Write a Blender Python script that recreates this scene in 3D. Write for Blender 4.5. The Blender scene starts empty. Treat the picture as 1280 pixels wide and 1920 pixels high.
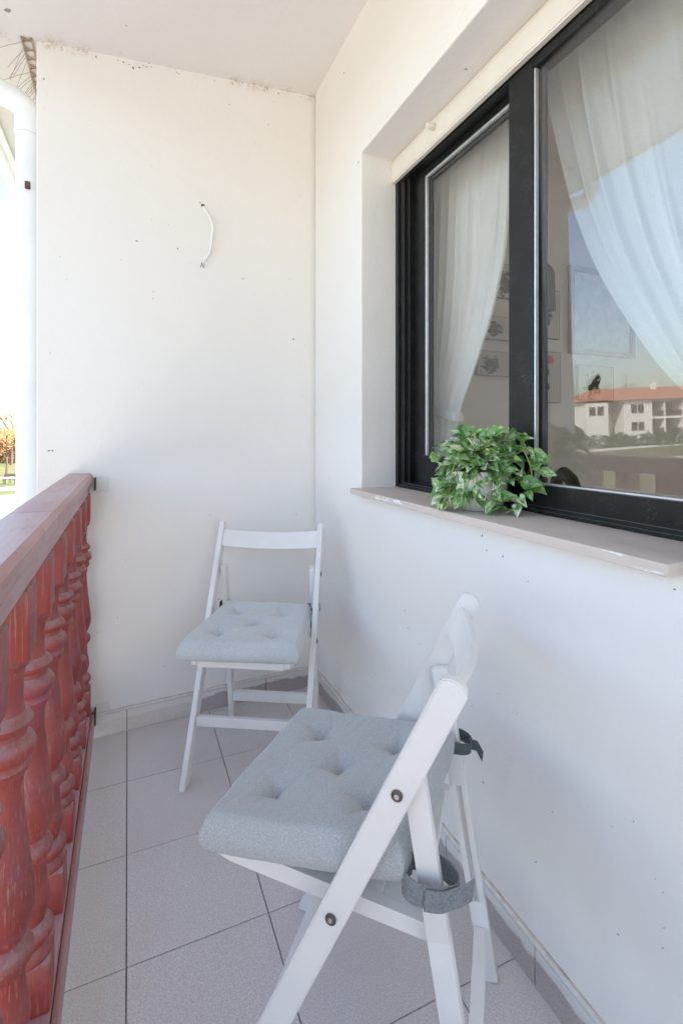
import bpy, bmesh, math, random
from mathutils import Vector, Matrix, noise as mnoise
R = math.radians
rnd = random.Random(7)
scene = bpy.context.scene
col = scene.collection

# ------------------------------------------------------------------ camera
FPX, HCAM = 930.0, 1.13
YAW = math.atan(400 / FPX)
CT, ST = math.cos(YAW), math.sin(YAW)
cam_d = bpy.data.cameras.new('camera')
cam = bpy.data.objects.new('camera', cam_d); col.objects.link(cam)
cam.location = (0, 0, HCAM)
cam.rotation_euler = (R(90), 0, -YAW)
cam_d.sensor_width = 36; cam_d.sensor_fit = 'AUTO'
cam_d.lens = FPX / 1920 * 36
cam_d.shift_y = -145 / 1920
cam_d.clip_start = 0.02; cam_d.clip_end = 2000
scene.camera = cam

# ------------------------------------------------------------------ world, sun, exposure
SUN_EL, SUN_ROT = R(44), R(118)
world = bpy.data.worlds.new('World'); scene.world = world; world.use_nodes = True
wn = world.node_tree; wn.nodes.clear()
sky = wn.nodes.new('ShaderNodeTexSky'); sky.sky_type = 'NISHITA'; sky.sun_disc = False
sky.sun_elevation = SUN_EL; sky.sun_rotation = SUN_ROT
sky.air_density = 1.0; sky.dust_density = 2.0; sky.ozone_density = 0.1
bg = wn.nodes.new('ShaderNodeBackground'); bg.inputs['Strength'].default_value = 0.15
wo = wn.nodes.new('ShaderNodeOutputWorld')
wn.links.new(sky.outputs[0], bg.inputs[0]); wn.links.new(bg.outputs[0], wo.inputs[0])
sun_d = bpy.data.lights.new('sun', 'SUN'); sun_d.energy = 4.0; sun_d.angle = R(0.5); sun_d.color = (1, .95, .87)
sun = bpy.data.objects.new('sun', sun_d); col.objects.link(sun)
sdir = Vector((math.sin(SUN_ROT) * math.cos(SUN_EL), math.cos(SUN_ROT) * math.cos(SUN_EL), math.sin(SUN_EL)))
sun.rotation_euler = sdir.to_track_quat('Z', 'Y').to_euler(); sun.location = sdir * 60
vs = scene.view_settings
vs.view_transform = 'Standard'; vs.look = 'None'; vs.exposure = 2.06; vs.gamma = 1
scene.cycles.max_bounces = 12; scene.cycles.diffuse_bounces = 8; scene.cycles.transparent_max_bounces = 24
scene.cycles.glossy_bounces = 5

# ------------------------------------------------------------------ pixel helpers (a pixel is a direction; the plane gives the distance)
def ray(px, py):
    u = (px - 640) / FPX
    return Vector((u * CT + ST, -u * ST + CT, -(py - 815) / FPX))
def at_z(px, py, z):
    d = ray(px, py); return Vector((0, 0, HCAM)) + d * ((z - HCAM) / d.z)
def at_x(px, py, x):
    d = ray(px, py); return Vector((0, 0, HCAM)) + d * (x / d.x)
def at_y(px, py, y):
    d = ray(px, py); return Vector((0, 0, HCAM)) + d * (y / d.y)

# ------------------------------------------------------------------ material helpers
def new_mat(name):
    m = bpy.data.materials.new(name); m.use_nodes = True
    nt = m.node_tree; nt.nodes.clear()
    out = nt.nodes.new('ShaderNodeOutputMaterial')
    b = nt.nodes.new('ShaderNodeBsdfPrincipled')
    nt.links.new(b.outputs[0], out.inputs[0])
    return m, nt, b, out
class NT:
    def __init__(s, nt): s.nt = nt
    def n(s, t, **k):
        x = s.nt.nodes.new(t)
        for a, v in k.items(): setattr(x, a, v)
        return x
    def l(s, a, b): s.nt.links.new(a, b)
    def coord(s, kind='Object'):
        return s.n('ShaderNodeTexCoord').outputs[kind]
    def pos(s): return s.n('ShaderNodeNewGeometry').outputs['Position']
    def mapping(s, vec, scale=(1, 1, 1), rot=(0, 0, 0), loc=(0, 0, 0)):
        m = s.n('ShaderNodeMapping'); s.l(vec, m.inputs[0])
        m.inputs['Scale'].default_value = scale; m.inputs['Rotation'].default_value = rot; m.inputs['Location'].default_value = loc
        return m.outputs[0]
    def noise(s, vec, scale, detail=4, rough=.55, out='Fac'):
        t = s.n('ShaderNodeTexNoise'); s.l(vec, t.inputs['Vector'])
        t.inputs['Scale'].default_value = scale; t.inputs['Detail'].default_value = detail; t.inputs['Roughness'].default_value = rough
        return t.outputs[out]
    def vor(s, vec, scale, out='Distance'):
        t = s.n('ShaderNodeTexVoronoi'); s.l(vec, t.inputs['Vector']); t.inputs['Scale'].default_value = scale
        return t.outputs[out]
    def ramp(s, fac, stops):
        r = s.n('ShaderNodeValToRGB'); s.l(fac, r.inputs[0])
        e = r.color_ramp.elements
        while len(e) < len(stops): e.new(.5)
        for i, (p, c) in enumerate(stops):
            e[i].position = p; e[i].color = (c, c, c, 1) if isinstance(c, (int, float)) else (*c, 1)
        return r.outputs[0]
    def mix(s, fac, a, b, mode='MIX'):
        m = s.n('ShaderNodeMix', data_type='RGBA', blend_type=mode)
        for sock, v in ((m.inputs[0], fac), (m.inputs[6], a), (m.inputs[7], b)):
            if isinstance(v, (int, float)): sock.default_value = v if sock == m.inputs[0] else (v, v, v, 1)
            elif isinstance(v, tuple): sock.default_value = (*v, 1)
            else: s.l(v, sock)
        return m.outputs[2]
    def math(s, op, a, b=0.0, c=None, clamp=False):
        m = s.n('ShaderNodeMath', operation=op, use_clamp=clamp)
        for i, v in enumerate((a, b) if c is None else (a, b, c)):
            if isinstance(v, (int, float)): m.inputs[i].default_value = v
            else: s.l(v, m.inputs[i])
        return m.outputs[0]
    def sep(s, vec):
        x = s.n('ShaderNodeSeparateXYZ'); s.l(vec, x.inputs[0]); return x.outputs
    def bump(s, h, strength, dist, bsdf, prev=None):
        b = s.n('ShaderNodeBump'); s.l(h, b.inputs['Height'])
        b.inputs['Strength'].default_value = strength; b.inputs['Distance'].default_value = dist
        if prev is not None: s.l(prev, b.inputs['Normal'])
        s.l(b.outputs[0], bsdf.inputs['Normal']); return b.outputs[0]

M = {}
def simple(name, c, rough=.5, metal=0, spec=.5, var=.12, vscale=20, bump=0, bscale=200, bdist=.001):
    m, nt, b, o = new_mat(name); t = NT(nt)
    p = t.coord()
    f = t.noise(p, vscale, 5)
    lo = tuple(x * (1 - var) for x in c); hi = tuple(min(1, x * (1 + var)) for x in c)
    t.l(t.ramp(f, [(.3, lo), (.7, hi)]), b.inputs['Base Color'])
    b.inputs['Roughness'].default_value = rough; b.inputs['Metallic'].default_value = metal
    b.inputs['Specular IOR Level'].default_value = spec
    if bump: t.bump(t.noise(p, bscale, 4), bump, bdist, b)
    M[name] = m; return m

def plaster(name, c, corner=None, specks=True, rough=.85):
    """white painted render: fine trowel relief, rare dirt specks, brown dirt caught along an edge"""
    m, nt, b, o = new_mat(name); t = NT(nt)
    p = t.pos()
    base = t.ramp(t.noise(p, 1.7, 5, .6), [(.3, tuple(x * .975 for x in c)), (.7, c)])
    if specks:
        for sc, cut, rad in ((3.1, .60, .03), (8.0, .70, .032)):
            v = t.n('ShaderNodeTexVoronoi'); t.l(p, v.inputs['Vector']); v.inputs['Scale'].default_value = sc
            sel = t.math('GREATER_THAN', t.sep(v.outputs['Color'])[0], cut)
            d = t.math('ADD', v.outputs['Distance'], t.math('MULTIPLY', t.math('SUBTRACT', t.noise(p, 140, 3), .5), .06))
            dot = t.math('MULTIPLY', t.math('LESS_THAN', d, rad), sel)
            base = t.mix(t.math('MULTIPLY', dot, .75), base, (.16, .12, .09))
    if corner:
        p0, ax, wid = corner            # plane equation a.x+b.y+c.z+d gives the distance from the dirty edge
        s = t.sep(p)
        dist = t.math('ADD', t.math('ADD', t.math('MULTIPLY', s[0], ax[0]), t.math('MULTIPLY', s[1], ax[1])), t.math('ADD', t.math('MULTIPLY', s[2], ax[2]), p0))
        near = t.math('SUBTRACT', 1, t.math('DIVIDE', t.math('ABSOLUTE', dist), wid), clamp=True)
        patch = t.math('MULTIPLY', t.ramp(t.noise(p, 9, 4, .65), [(.48, 0), (.68, 1)]), t.ramp(t.noise(p, 90, 3, .7), [(.42, 0), (.6, 1)]))
        base = t.mix(t.math('MULTIPLY', t.math('MULTIPLY', near, patch), .8), base, (.36, .22, .11))
    t.l(base, b.inputs['Base Color'])
    b.inputs['Roughness'].default_value = rough; b.inputs['Specular IOR Level'].default_value = .25
    n1 = t.bump(t.noise(t.mapping(p, (1, 1, .55)), 120, 5, .6), .22, .0025, b)
    t.bump(t.noise(p, 14, 4, .55), .22, .012, b, n1)
    M[name] = m; return m

def red_paint():
    m, nt, b, o = new_mat('worn_red_paint'); t = NT(nt)
    p = t.coord(); oi = t.n('ShaderNodeObjectInfo').outputs['Random']
    sh = t.n('ShaderNodeVectorMath', operation='ADD'); t.l(p, sh.inputs[0])
    cb = t.n('ShaderNodeCombineXYZ'); t.l(t.math('MULTIPLY', oi, 37), cb.inputs[0]); t.l(t.math('MULTIPLY', oi, 11), cb.inputs[2]); t.l(cb.outputs[0], sh.inputs[1])
    q = sh.outputs[0]
    big = t.noise(q, 7, 5, .6)
    base = t.ramp(big, [(.25, (.19, .026, .021)), (.5, (.30, .042, .030)), (.75, (.33, .068, .062))])
    purple = t.ramp(t.noise(q, 16, 4, .7), [(.50, 0), (.74, .65)])
    base = t.mix(purple, base, (.26, .085, .13))
    grain = t.noise(t.mapping(q, (420, 420, 11)), 1, 4, .6)
    patch = t.ramp(t.noise(q, 11, 3), [(.46, 0), (.60, 1)])
    scr = t.math('MULTIPLY', t.ramp(grain, [(.57, 0), (.66, 1)]), patch)
    base = t.mix(t.math('MULTIPLY', scr, .55), base, (.52, .25, .14))
    up = t.math('MAXIMUM', t.sep(t.n('ShaderNodeNewGeometry').outputs['Normal'])[2], 0)
    dust = t.math('MULTIPLY', up, t.ramp(t.noise(q, 70, 4, .7), [(.35, .25), (.65, 1)]), clamp=True)
    base = t.mix(dust, base, (.36, .27, .26))
    rub = t.math('MULTIPLY', t.ramp(t.noise(t.mapping(q, (45, 45, 22)), 1, 4, .75), [(.58, 0), (.66, 1)]), t.ramp(t.noise(q, 9, 3), [(.42, 0), (.62, 1)]))
    base = t.mix(t.math('MULTIPLY', rub, .55), base, (.20, .11, .10))
    chip = t.ramp(t.noise(q, 60, 3, .7), [(.68, 0), (.72, 1)])
    base = t.mix(t.math('MULTIPLY', chip, .6), base, (.12, .07, .06))
    t.l(base, b.inputs['Base Color'])
    t.l(t.ramp(t.noise(q, 25, 4, .7), [(.3, .40), (.7, .68)]), b.inputs['Roughness'])
    b.inputs['Specular IOR Level'].default_value = .6
    t.bump(grain, .45, .0015, b)
    M['red'] = m
def rail_paint():
    m, nt, b, o = new_mat('pale_pink_paint'); t = NT(nt)  # paler, pinker base than the red of the balusters
    p = t.coord()
    big = t.noise(t.mapping(p, (6, 2.5, 6)), 1, 5, .6)
    base = t.ramp(big, [(.25, (.34, .15, .145)), (.5, (.41, .225, .22)), (.75, (.47, .31, .32))])
    st = t.noise(t.mapping(p, (160, 5, 160)), 1, 4, .65)
    base = t.mix(t.ramp(st, [(.52, 0), (.70, .6)]), base, (.30, .10, .09))
    ch = t.math('MULTIPLY', t.ramp(t.noise(t.mapping(p, (70, 22, 70)), 1, 4, .7), [(.60, 0), (.65, 1)]), t.ramp(t.noise(p, 7, 2), [(.42, 0), (.58, 1)]))
    base = t.mix(t.math('MULTIPLY', ch, .8), base, (.13, .085, .08))
    t.l(base, b.inputs['Base Color']); b.inputs['Roughness'].default_value = .38; b.inputs['Specular IOR Level'].default_value = .6
    t.bump(st, .2, .001, b)
    M['rail'] = m
def tile_mat():
    m, nt, b, o = new_mat('speckled_floor_tile'); t = NT(nt)
    p = t.pos(); oi = t.n('ShaderNodeObjectInfo').outputs['Random']
    a = t.noise(p, 330, 3, .7)
    base = t.ramp(a, [(.34, (.50, .465, .455)), (.5, (.62, .585, .57)), (.66, (.76, .725, .71))])
    cl = t.noise(p, 3.2, 5, .6)
    base = t.mix(t.ramp(cl, [(.45, 0), (.75, .35)]), base, (.56, .47, .44))
    base = t.mix(1.0, base, t.ramp(oi, [(0, .94), (1, 1.0)]), 'MULTIPLY')
    v = t.n('ShaderNodeTexVoronoi'); t.l(p, v.inputs['Vector']); v.inputs['Scale'].default_value = 7
    sel = t.math('GREATER_THAN', t.sep(v.outputs['Color'])[0], .80)
    d = t.math('ADD', v.outputs['Distance'], t.math('MULTIPLY', t.math('SUBTRACT', t.noise(p, 160, 3), .5), .22))
    base = t.mix(t.math('MULTIPLY', t.math('MULTIPLY', t.math('LESS_THAN', d, .055), sel), .7), base, (.13, .10, .085))
    t.l(base, b.inputs['Base Color'])
    t.l(t.ramp(cl, [(.3, .36), (.7, .55)]), b.inputs['Roughness']); b.inputs['Specular IOR Level'].default_value = .4
    t.bump(a, .12, .0006, b)
    M['tile'] = m
    # the same tile used as skirting: pinker, wall paint slopped along its top edge
    m, nt, b, o = new_mat('skirting_tile'); t = NT(nt)
    p = t.pos()
    a = t.noise(p, 330, 3, .7)
    base = t.ramp(a, [(.34, (.34, .30, .295)), (.5, (.43, .385, .375)), (.66, (.54, .50, .48))])
    xyz = t.sep(p); z = xyz[2]
    str_ = t.noise(t.mapping(p, (26, 26, 330)), 1, 4, .7); low = t.noise(p, 5, 3, .6)
    edge = t.math('ADD', z, t.math('ADD', t.math('MULTIPLY', t.math('SUBTRACT', str_, .5), .035), t.math('MULTIPLY', t.math('SUBTRACT', low, .5), .05)))
    base = t.mix(t.ramp(edge, [(.057, 0), (.0585, .92)]), base, (.78, .755, .72))
    wash = t.math('MULTIPLY', t.math('LESS_THAN', xyz[0], .243), t.ramp(t.noise(p, 30, 4, .7), [(.3, .55), (.6, .8)]))      # two tiles were painted over
    base = t.mix(wash, base, (.74, .70, .66))
    t.l(base, b.inputs['Base Color']); b.inputs['Roughness'].default_value = .5
    M['skirt'] = m
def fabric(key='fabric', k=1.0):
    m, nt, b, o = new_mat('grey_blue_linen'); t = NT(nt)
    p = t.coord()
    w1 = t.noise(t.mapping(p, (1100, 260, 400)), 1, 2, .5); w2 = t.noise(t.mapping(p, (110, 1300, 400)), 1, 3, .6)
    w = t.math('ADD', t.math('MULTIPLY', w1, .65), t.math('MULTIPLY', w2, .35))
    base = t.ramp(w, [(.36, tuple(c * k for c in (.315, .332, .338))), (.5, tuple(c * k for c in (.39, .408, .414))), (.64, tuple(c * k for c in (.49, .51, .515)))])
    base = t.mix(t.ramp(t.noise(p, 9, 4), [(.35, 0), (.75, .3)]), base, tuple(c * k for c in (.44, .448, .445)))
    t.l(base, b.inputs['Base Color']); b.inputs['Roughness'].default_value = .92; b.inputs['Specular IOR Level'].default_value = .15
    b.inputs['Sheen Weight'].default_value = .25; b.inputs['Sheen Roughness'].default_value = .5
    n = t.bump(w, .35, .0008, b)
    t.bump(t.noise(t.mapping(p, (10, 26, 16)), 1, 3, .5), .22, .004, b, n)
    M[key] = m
def white_wood():
    m, nt, b, o = new_mat('white_painted_wood'); t = NT(nt)
    p = t.coord()
    base = t.ramp(t.noise(p, 8, 4), [(.3, (.74, .72, .70)), (.7, (.80, .785, .765))])
    ch = t.math('MULTIPLY', t.ramp(t.noise(p, 55, 4, .75), [(.71, 0), (.73, 1)]), t.ramp(t.noise(p, 6, 2), [(.5, 0), (.6, 1)]))
    base = t.mix(t.math('MULTIPLY', ch, .7), base, (.28, .20, .14))
    t.l(base, b.inputs['Base Color']); b.inputs['Roughness'].default_value = .36
    t.bump(t.noise(t.mapping(p, (90, 90, 14)), 1, 3), .12, .0008, b)
    M['wwood'] = m
def black_alu():
    m, nt, b, o = new_mat('dusty_black_aluminium'); t = NT(nt)
    p = t.pos()
    d = t.math('MULTIPLY', t.ramp(t.noise(p, 16, 5, .7), [(.5, 0), (.72, 1)]), t.ramp(t.noise(p, 170, 4, .7), [(.5, 0), (.7, 1)]))
    up = t.math('MAXIMUM', t.sep(t.n('ShaderNodeNewGeometry').outputs['Normal'])[2], 0)
    low = t.ramp(t.sep(p)[2], [(0, 0), (1, 0)])
    dust = t.math('MAXIMUM', t.math('MULTIPLY', d, .35), t.math('MULTIPLY', up, t.ramp(t.noise(p, 40, 4, .6), [(.25, .35), (.7, .75)])))
    t.l(t.mix(dust, (.008, .0085, .008), (.28, .26, .24)), b.inputs['Base Color'])
    b.inputs['Roughness'].default_value = .38; b.inputs['Specular IOR Level'].default_value = .32
    M['alu'] = m
def stone():
    m, nt, b, o = new_mat('pinkish_sill_stone'); t = NT(nt)
    p = t.pos()
    base = t.ramp(t.noise(t.mapping(p, (9, 2.2, 9)), 1, 6, .62), [(.3, (.52, .44, .39)), (.52, (.62, .53, .47)), (.75, (.69, .575, .50))])
    base = t.mix(t.ramp(t.noise(p, 120, 3, .7), [(.5, 0), (.8, .3)]), base, (.60, .57, .55))
    z = t.sep(p)
    drip = t.math('MULTIPLY', t.math('LESS_THAN', z[0], .7362), t.ramp(t.noise(t.mapping(p, (1, 11, 60)), 1, 4, .6), [(.60, 0), (.63, 1)]))
    base = t.mix(drip, base, (.80, .79, .77))
    t.l(base, b.inputs['Base Color']); b.inputs['Roughness'].default_value = .6
    t.bump(t.noise(p, 160, 4), .15, .001, b)
    M['stone'] = m
def glass():
    m, nt, b, o = new_mat('window_glass'); t = NT(nt); nt.nodes.remove(b)
    lw = t.n('ShaderNodeLayerWeight'); lw.inputs[0].default_value = .5
    fac = t.math('ADD', .08, t.math('MULTIPLY', t.math('POWER', lw.outputs['Facing'], 5), .90))
    tr = t.n('ShaderNodeBsdfTransparent'); tr.inputs[0].default_value = (.965, .975, .972, 1)
    gl = t.n('ShaderNodeBsdfGlossy'); gl.inputs['Roughness'].default_value = 0
    mx = t.n('ShaderNodeMixShader'); t.l(fac, mx.inputs[0]); t.l(tr.outputs[0], mx.inputs[1]); t.l(gl.outputs[0], mx.inputs[2])
    t.l(mx.outputs[0], o.inputs[0]); M['glass'] = m
def sheer():
    m, nt, b, o = new_mat('white_sheer_voile'); t = NT(nt); nt.nodes.remove(b)
    p = t.coord()
    df = t.n('ShaderNodeBsdfDiffuse'); df.inputs[0].default_value = (.92, .92, .91, 1)
    tl = t.n('ShaderNodeBsdfTranslucent'); tl.inputs[0].default_value = (.92, .92, .91, 1)
    tr = t.n('ShaderNodeBsdfTransparent')
    m1 = t.n('ShaderNodeMixShader'); m1.inputs[0].default_value = .15; t.l(df.outputs[0], m1.inputs[1]); t.l(tl.outputs[0], m1.inputs[2])
    m2 = t.n('ShaderNodeMixShader'); t.l(t.ramp(t.noise(p, 300, 2), [(.3, .06), (.7, .15)]), m2.inputs[0])
    t.l(m1.outputs[0], m2.inputs[1]); t.l(tr.outputs[0], m2.inputs[2]); t.l(m2.outputs[0], o.inputs[0])
    M['sheer'] = m
def leaf():
    m, nt, b, o = new_mat('variegated_leaf'); t = NT(nt)
    p = t.coord(); oi = t.n('ShaderNodeObjectInfo').outputs['Random']
    cb = t.n('ShaderNodeCombineXYZ'); t.l(t.math('MULTIPLY', oi, 53), cb.inputs[2])
    ad = t.n('ShaderNodeVectorMath', operation='ADD'); t.l(p, ad.inputs[0]); t.l(cb.outputs[0], ad.inputs[1]); q = ad.outputs[0]
    green = t.ramp(oi, [(0, (.065, .19, .03)), (.5, (.14, .33, .045)), (1, (.27, .44, .07))])
    green = t.mix(t.ramp(t.noise(q, 30, 3), [(.4, 0), (.7, .5)]), green, (.03, .12, .03))
    s = t.sep(p)
    mid = t.math('SUBTRACT', 1, t.math('MULTIPLY', t.math('ABSOLUTE', s[0]), 75), clamp=True)
    v = t.math('MULTIPLY', t.ramp(t.noise(t.mapping(q, (120, 45, 1)), 1, 3, .6), [(.46, 0), (.58, 1)]), t.math('ADD', .25, mid), clamp=True)
    v = t.math('MULTIPLY', v, t.ramp(oi, [(.15, .35), (.6, 1)]))
    v = t.math('ADD', v, t.math('MULTIPLY', t.math('GREATER_THAN', oi, .86), t.ramp(t.noise(q, 55, 3), [(.42, 0), (.52, .8)])), clamp=True)
    t.l(t.mix(v, green, (.72, .76, .58)), b.inputs['Base Color'])
    b.inputs['Roughness'].default_value = .38
    b.inputs['Transmission Weight'].default_value = 0
    M['leaf'] = m
def grass():
    m, nt, b, o = new_mat('sunny_grass'); t = NT(nt); p = t.pos()
    base = t.ramp(t.noise(p, .35, 6, .65), [(.3, (.085, .10, .03)), (.5, (.13, .135, .045)), (.72, (.22, .19, .09))])
    base = t.mix(t.ramp(t.noise(p, 14, 4, .7), [(.4, 0), (.7, .5)]), base, (.05, .075, .02))
    t.l(base, b.inputs['Base Color']); b.inputs['Roughness'].default_value = .9
    t.bump(t.noise(p, 30, 4), .5, .05, b); M['grass'] = m
def roof_mat():
    m, nt, b, o = new_mat('terracotta_roof'); t = NT(nt); p = t.coord()
    base = t.ramp(t.noise(p, 1.5, 6, .7), [(.3, (.36, .15, .09)), (.6, (.48, .22, .14)), (.8, (.40, .20, .14))])
    t.l(base, b.inputs['Base Color']); b.inputs['Roughness'].default_value = .85
    w = t.n('ShaderNodeTexWave'); t.l(p, w.inputs[0]); w.inputs['Scale'].default_value = 2.2
    t.bump(w.outputs[1], .6, .06, b); M['roof'] = m
def canvas(name, seed, red=False, dark=.03, cu=.45, sh=2.6):
    """a canvas print: grey ground, an anonymous dark ink blot"""
    m, nt, b, o = new_mat(name); t = NT(nt); p = t.coord('Generated')
    s = t.sep(p)
    du = t.math('MULTIPLY', t.math('SUBTRACT', s[0], cu), sh)
    dv = t.math('MULTIPLY', t.math('SUBTRACT', s[2], .42), 1.5)
    d = t.math('SQRT', t.math('ADD', t.math('MULTIPLY', du, du), t.math('MULTIPLY', dv, dv)))
    n = t.noise(t.mapping(p, (5, 1, 5), loc=(seed * 7.3, 0, seed * 3.7)), 1.6, 5, .6)
    ink = t.ramp(t.math('ADD', d, t.math('MULTIPLY', t.math('SUBTRACT', n, .5), 2.2)), [(.44, 1), (.50, 0)])
    base = t.ramp(t.noise(p, 3, 3), [(.3, (.42, .41, .40)), (.7, (.47, .46, .45))])
    base = t.mix(ink, base, (dark, dark, dark))
    ed = t.math('MINIMUM', t.math('MINIMUM', s[0], t.math('SUBTRACT', 1, s[0])), t.math('MINIMUM', s[2], t.math('SUBTRACT', 1, s[2])))
    base = t.mix(t.math('LESS_THAN', ed, .018), base, (.16, .155, .15))
    if red:
        a = t.math('SUBTRACT', s[0], .68); c = t.math('MULTIPLY', t.math('SUBTRACT', s[2], .84), 1.35)
        r = t.math('SQRT', t.math('ADD', t.math('MULTIPLY', a, a), t.math('MULTIPLY', c, c)))
        base = t.mix(t.math('LESS_THAN', r, .11), base, (.45, .02, .03))
    t.l(base, b.inputs['Base Color']); b.inputs['Roughness'].default_value = .8; M[name] = m

CZ0, CSL = 2.574, .113                      # soffit: z = CZ0 + CSL * x
WY0, WSL = 2.0746, .0514                     # back wall face: y = WY0 + WSL * x
plaster('plaster_back', (.83, .802, .768), corner=(-CZ0, (-CSL, 0, 1), .035))
plaster('plaster_side', (.83, .802, .768), corner=(-WY0, (-WSL, 1, 0), .02))
plaster('plaster_ceiling', (.81, .775, .74), corner=(-WY0, (-WSL, 1, 0), .05))
plaster('plaster_plain', (.80, .79, .78), specks=False)
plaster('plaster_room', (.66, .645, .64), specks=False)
plaster('plaster_far', (.74, .72, .69), specks=False)
plaster('patch_plaster', (.75, .73, .70), specks=False)
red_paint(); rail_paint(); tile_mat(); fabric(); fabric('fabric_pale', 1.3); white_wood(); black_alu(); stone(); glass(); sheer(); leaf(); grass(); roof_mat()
simple('grout', (.19, .15, .125), .9, vscale=60, var=.4)
simple('grout_light', (.70, .68, .64), .9, vscale=60, var=.12, bump=.4, bscale=90)
simple('edge_stain', (.62, .50, .40), .9, vscale=40, var=.35)
simple('beige_pvc', (.80, .745, .66), .4, vscale=6, var=.06)
simple('white_pvc', (.80, .80, .79), .35, vscale=5, var=.05)
simple('silver', (.72, .73, .74), .3, .6, vscale=40, var=.1)
simple('fleck', (.20, .15, .115), .9, vscale=90, var=.6)
simple('rubber', (.05, .05, .045), .6)
simple('steel_dark', (.16, .15, .15), .35, .9, vscale=60, var=.3)
simple('steel_bright', (.75, .74, .72), .25, .9)
simple('rust', (.10, .055, .04), .8, vscale=80, var=.6, bump=.5)
simple('wire', (.34, .26, .19), .45, .5)
simple('strap_grey', (.20, .215, .225), .95, vscale=300, var=.3, bump=.4, bscale=700)
simple('strap_dark', (.085, .105, .105), .95, vscale=300, var=.3, bump=.4, bscale=700)
simple('pot', (.76, .73, .68), .45, vscale=30, var=.05)
simple('soil', (.05, .035, .025), .95, vscale=60, var=.5, bump=.8, bscale=120, bdist=.004)
simple('stem', (.30, .42, .10), .5)
simple('frame_wood', (.42, .24, .12), .5, vscale=12, var=.2)
simple('paper', (.60, .60, .59), .8)
simple('black_lacquer', (.012, .012, .012), .25)
simple('path', (.55, .52, .48), .9, vscale=2, var=.1)
simple('paving', (.42, .385, .345), .9, vscale=2, var=.1)
simple('asphalt', (.10, .098, .095), .9, vscale=3, var=.2)
simple('bark', (.13, .085, .06), .9, vscale=6, var=.3)
simple('twig_leaf', (.36, .20, .085), .8, vscale=.8, var=.35)
simple('hedge_leaf', (.035, .06, .02), .8, vscale=.8, var=.4)
simple('pine_leaf', (.03, .045, .02), .8, vscale=.8, var=.4)
simple('dark_pane', (.035, .035, .04), .5, spec=.2)
simple('shutter', (.30, .27, .25), .6)
simple('dark_rail', (.09, .07, .06), .6)
simple('parquet', (.28, .19, .12), .4)
simple('table_white', (.75, .74, .72), .6)

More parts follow.
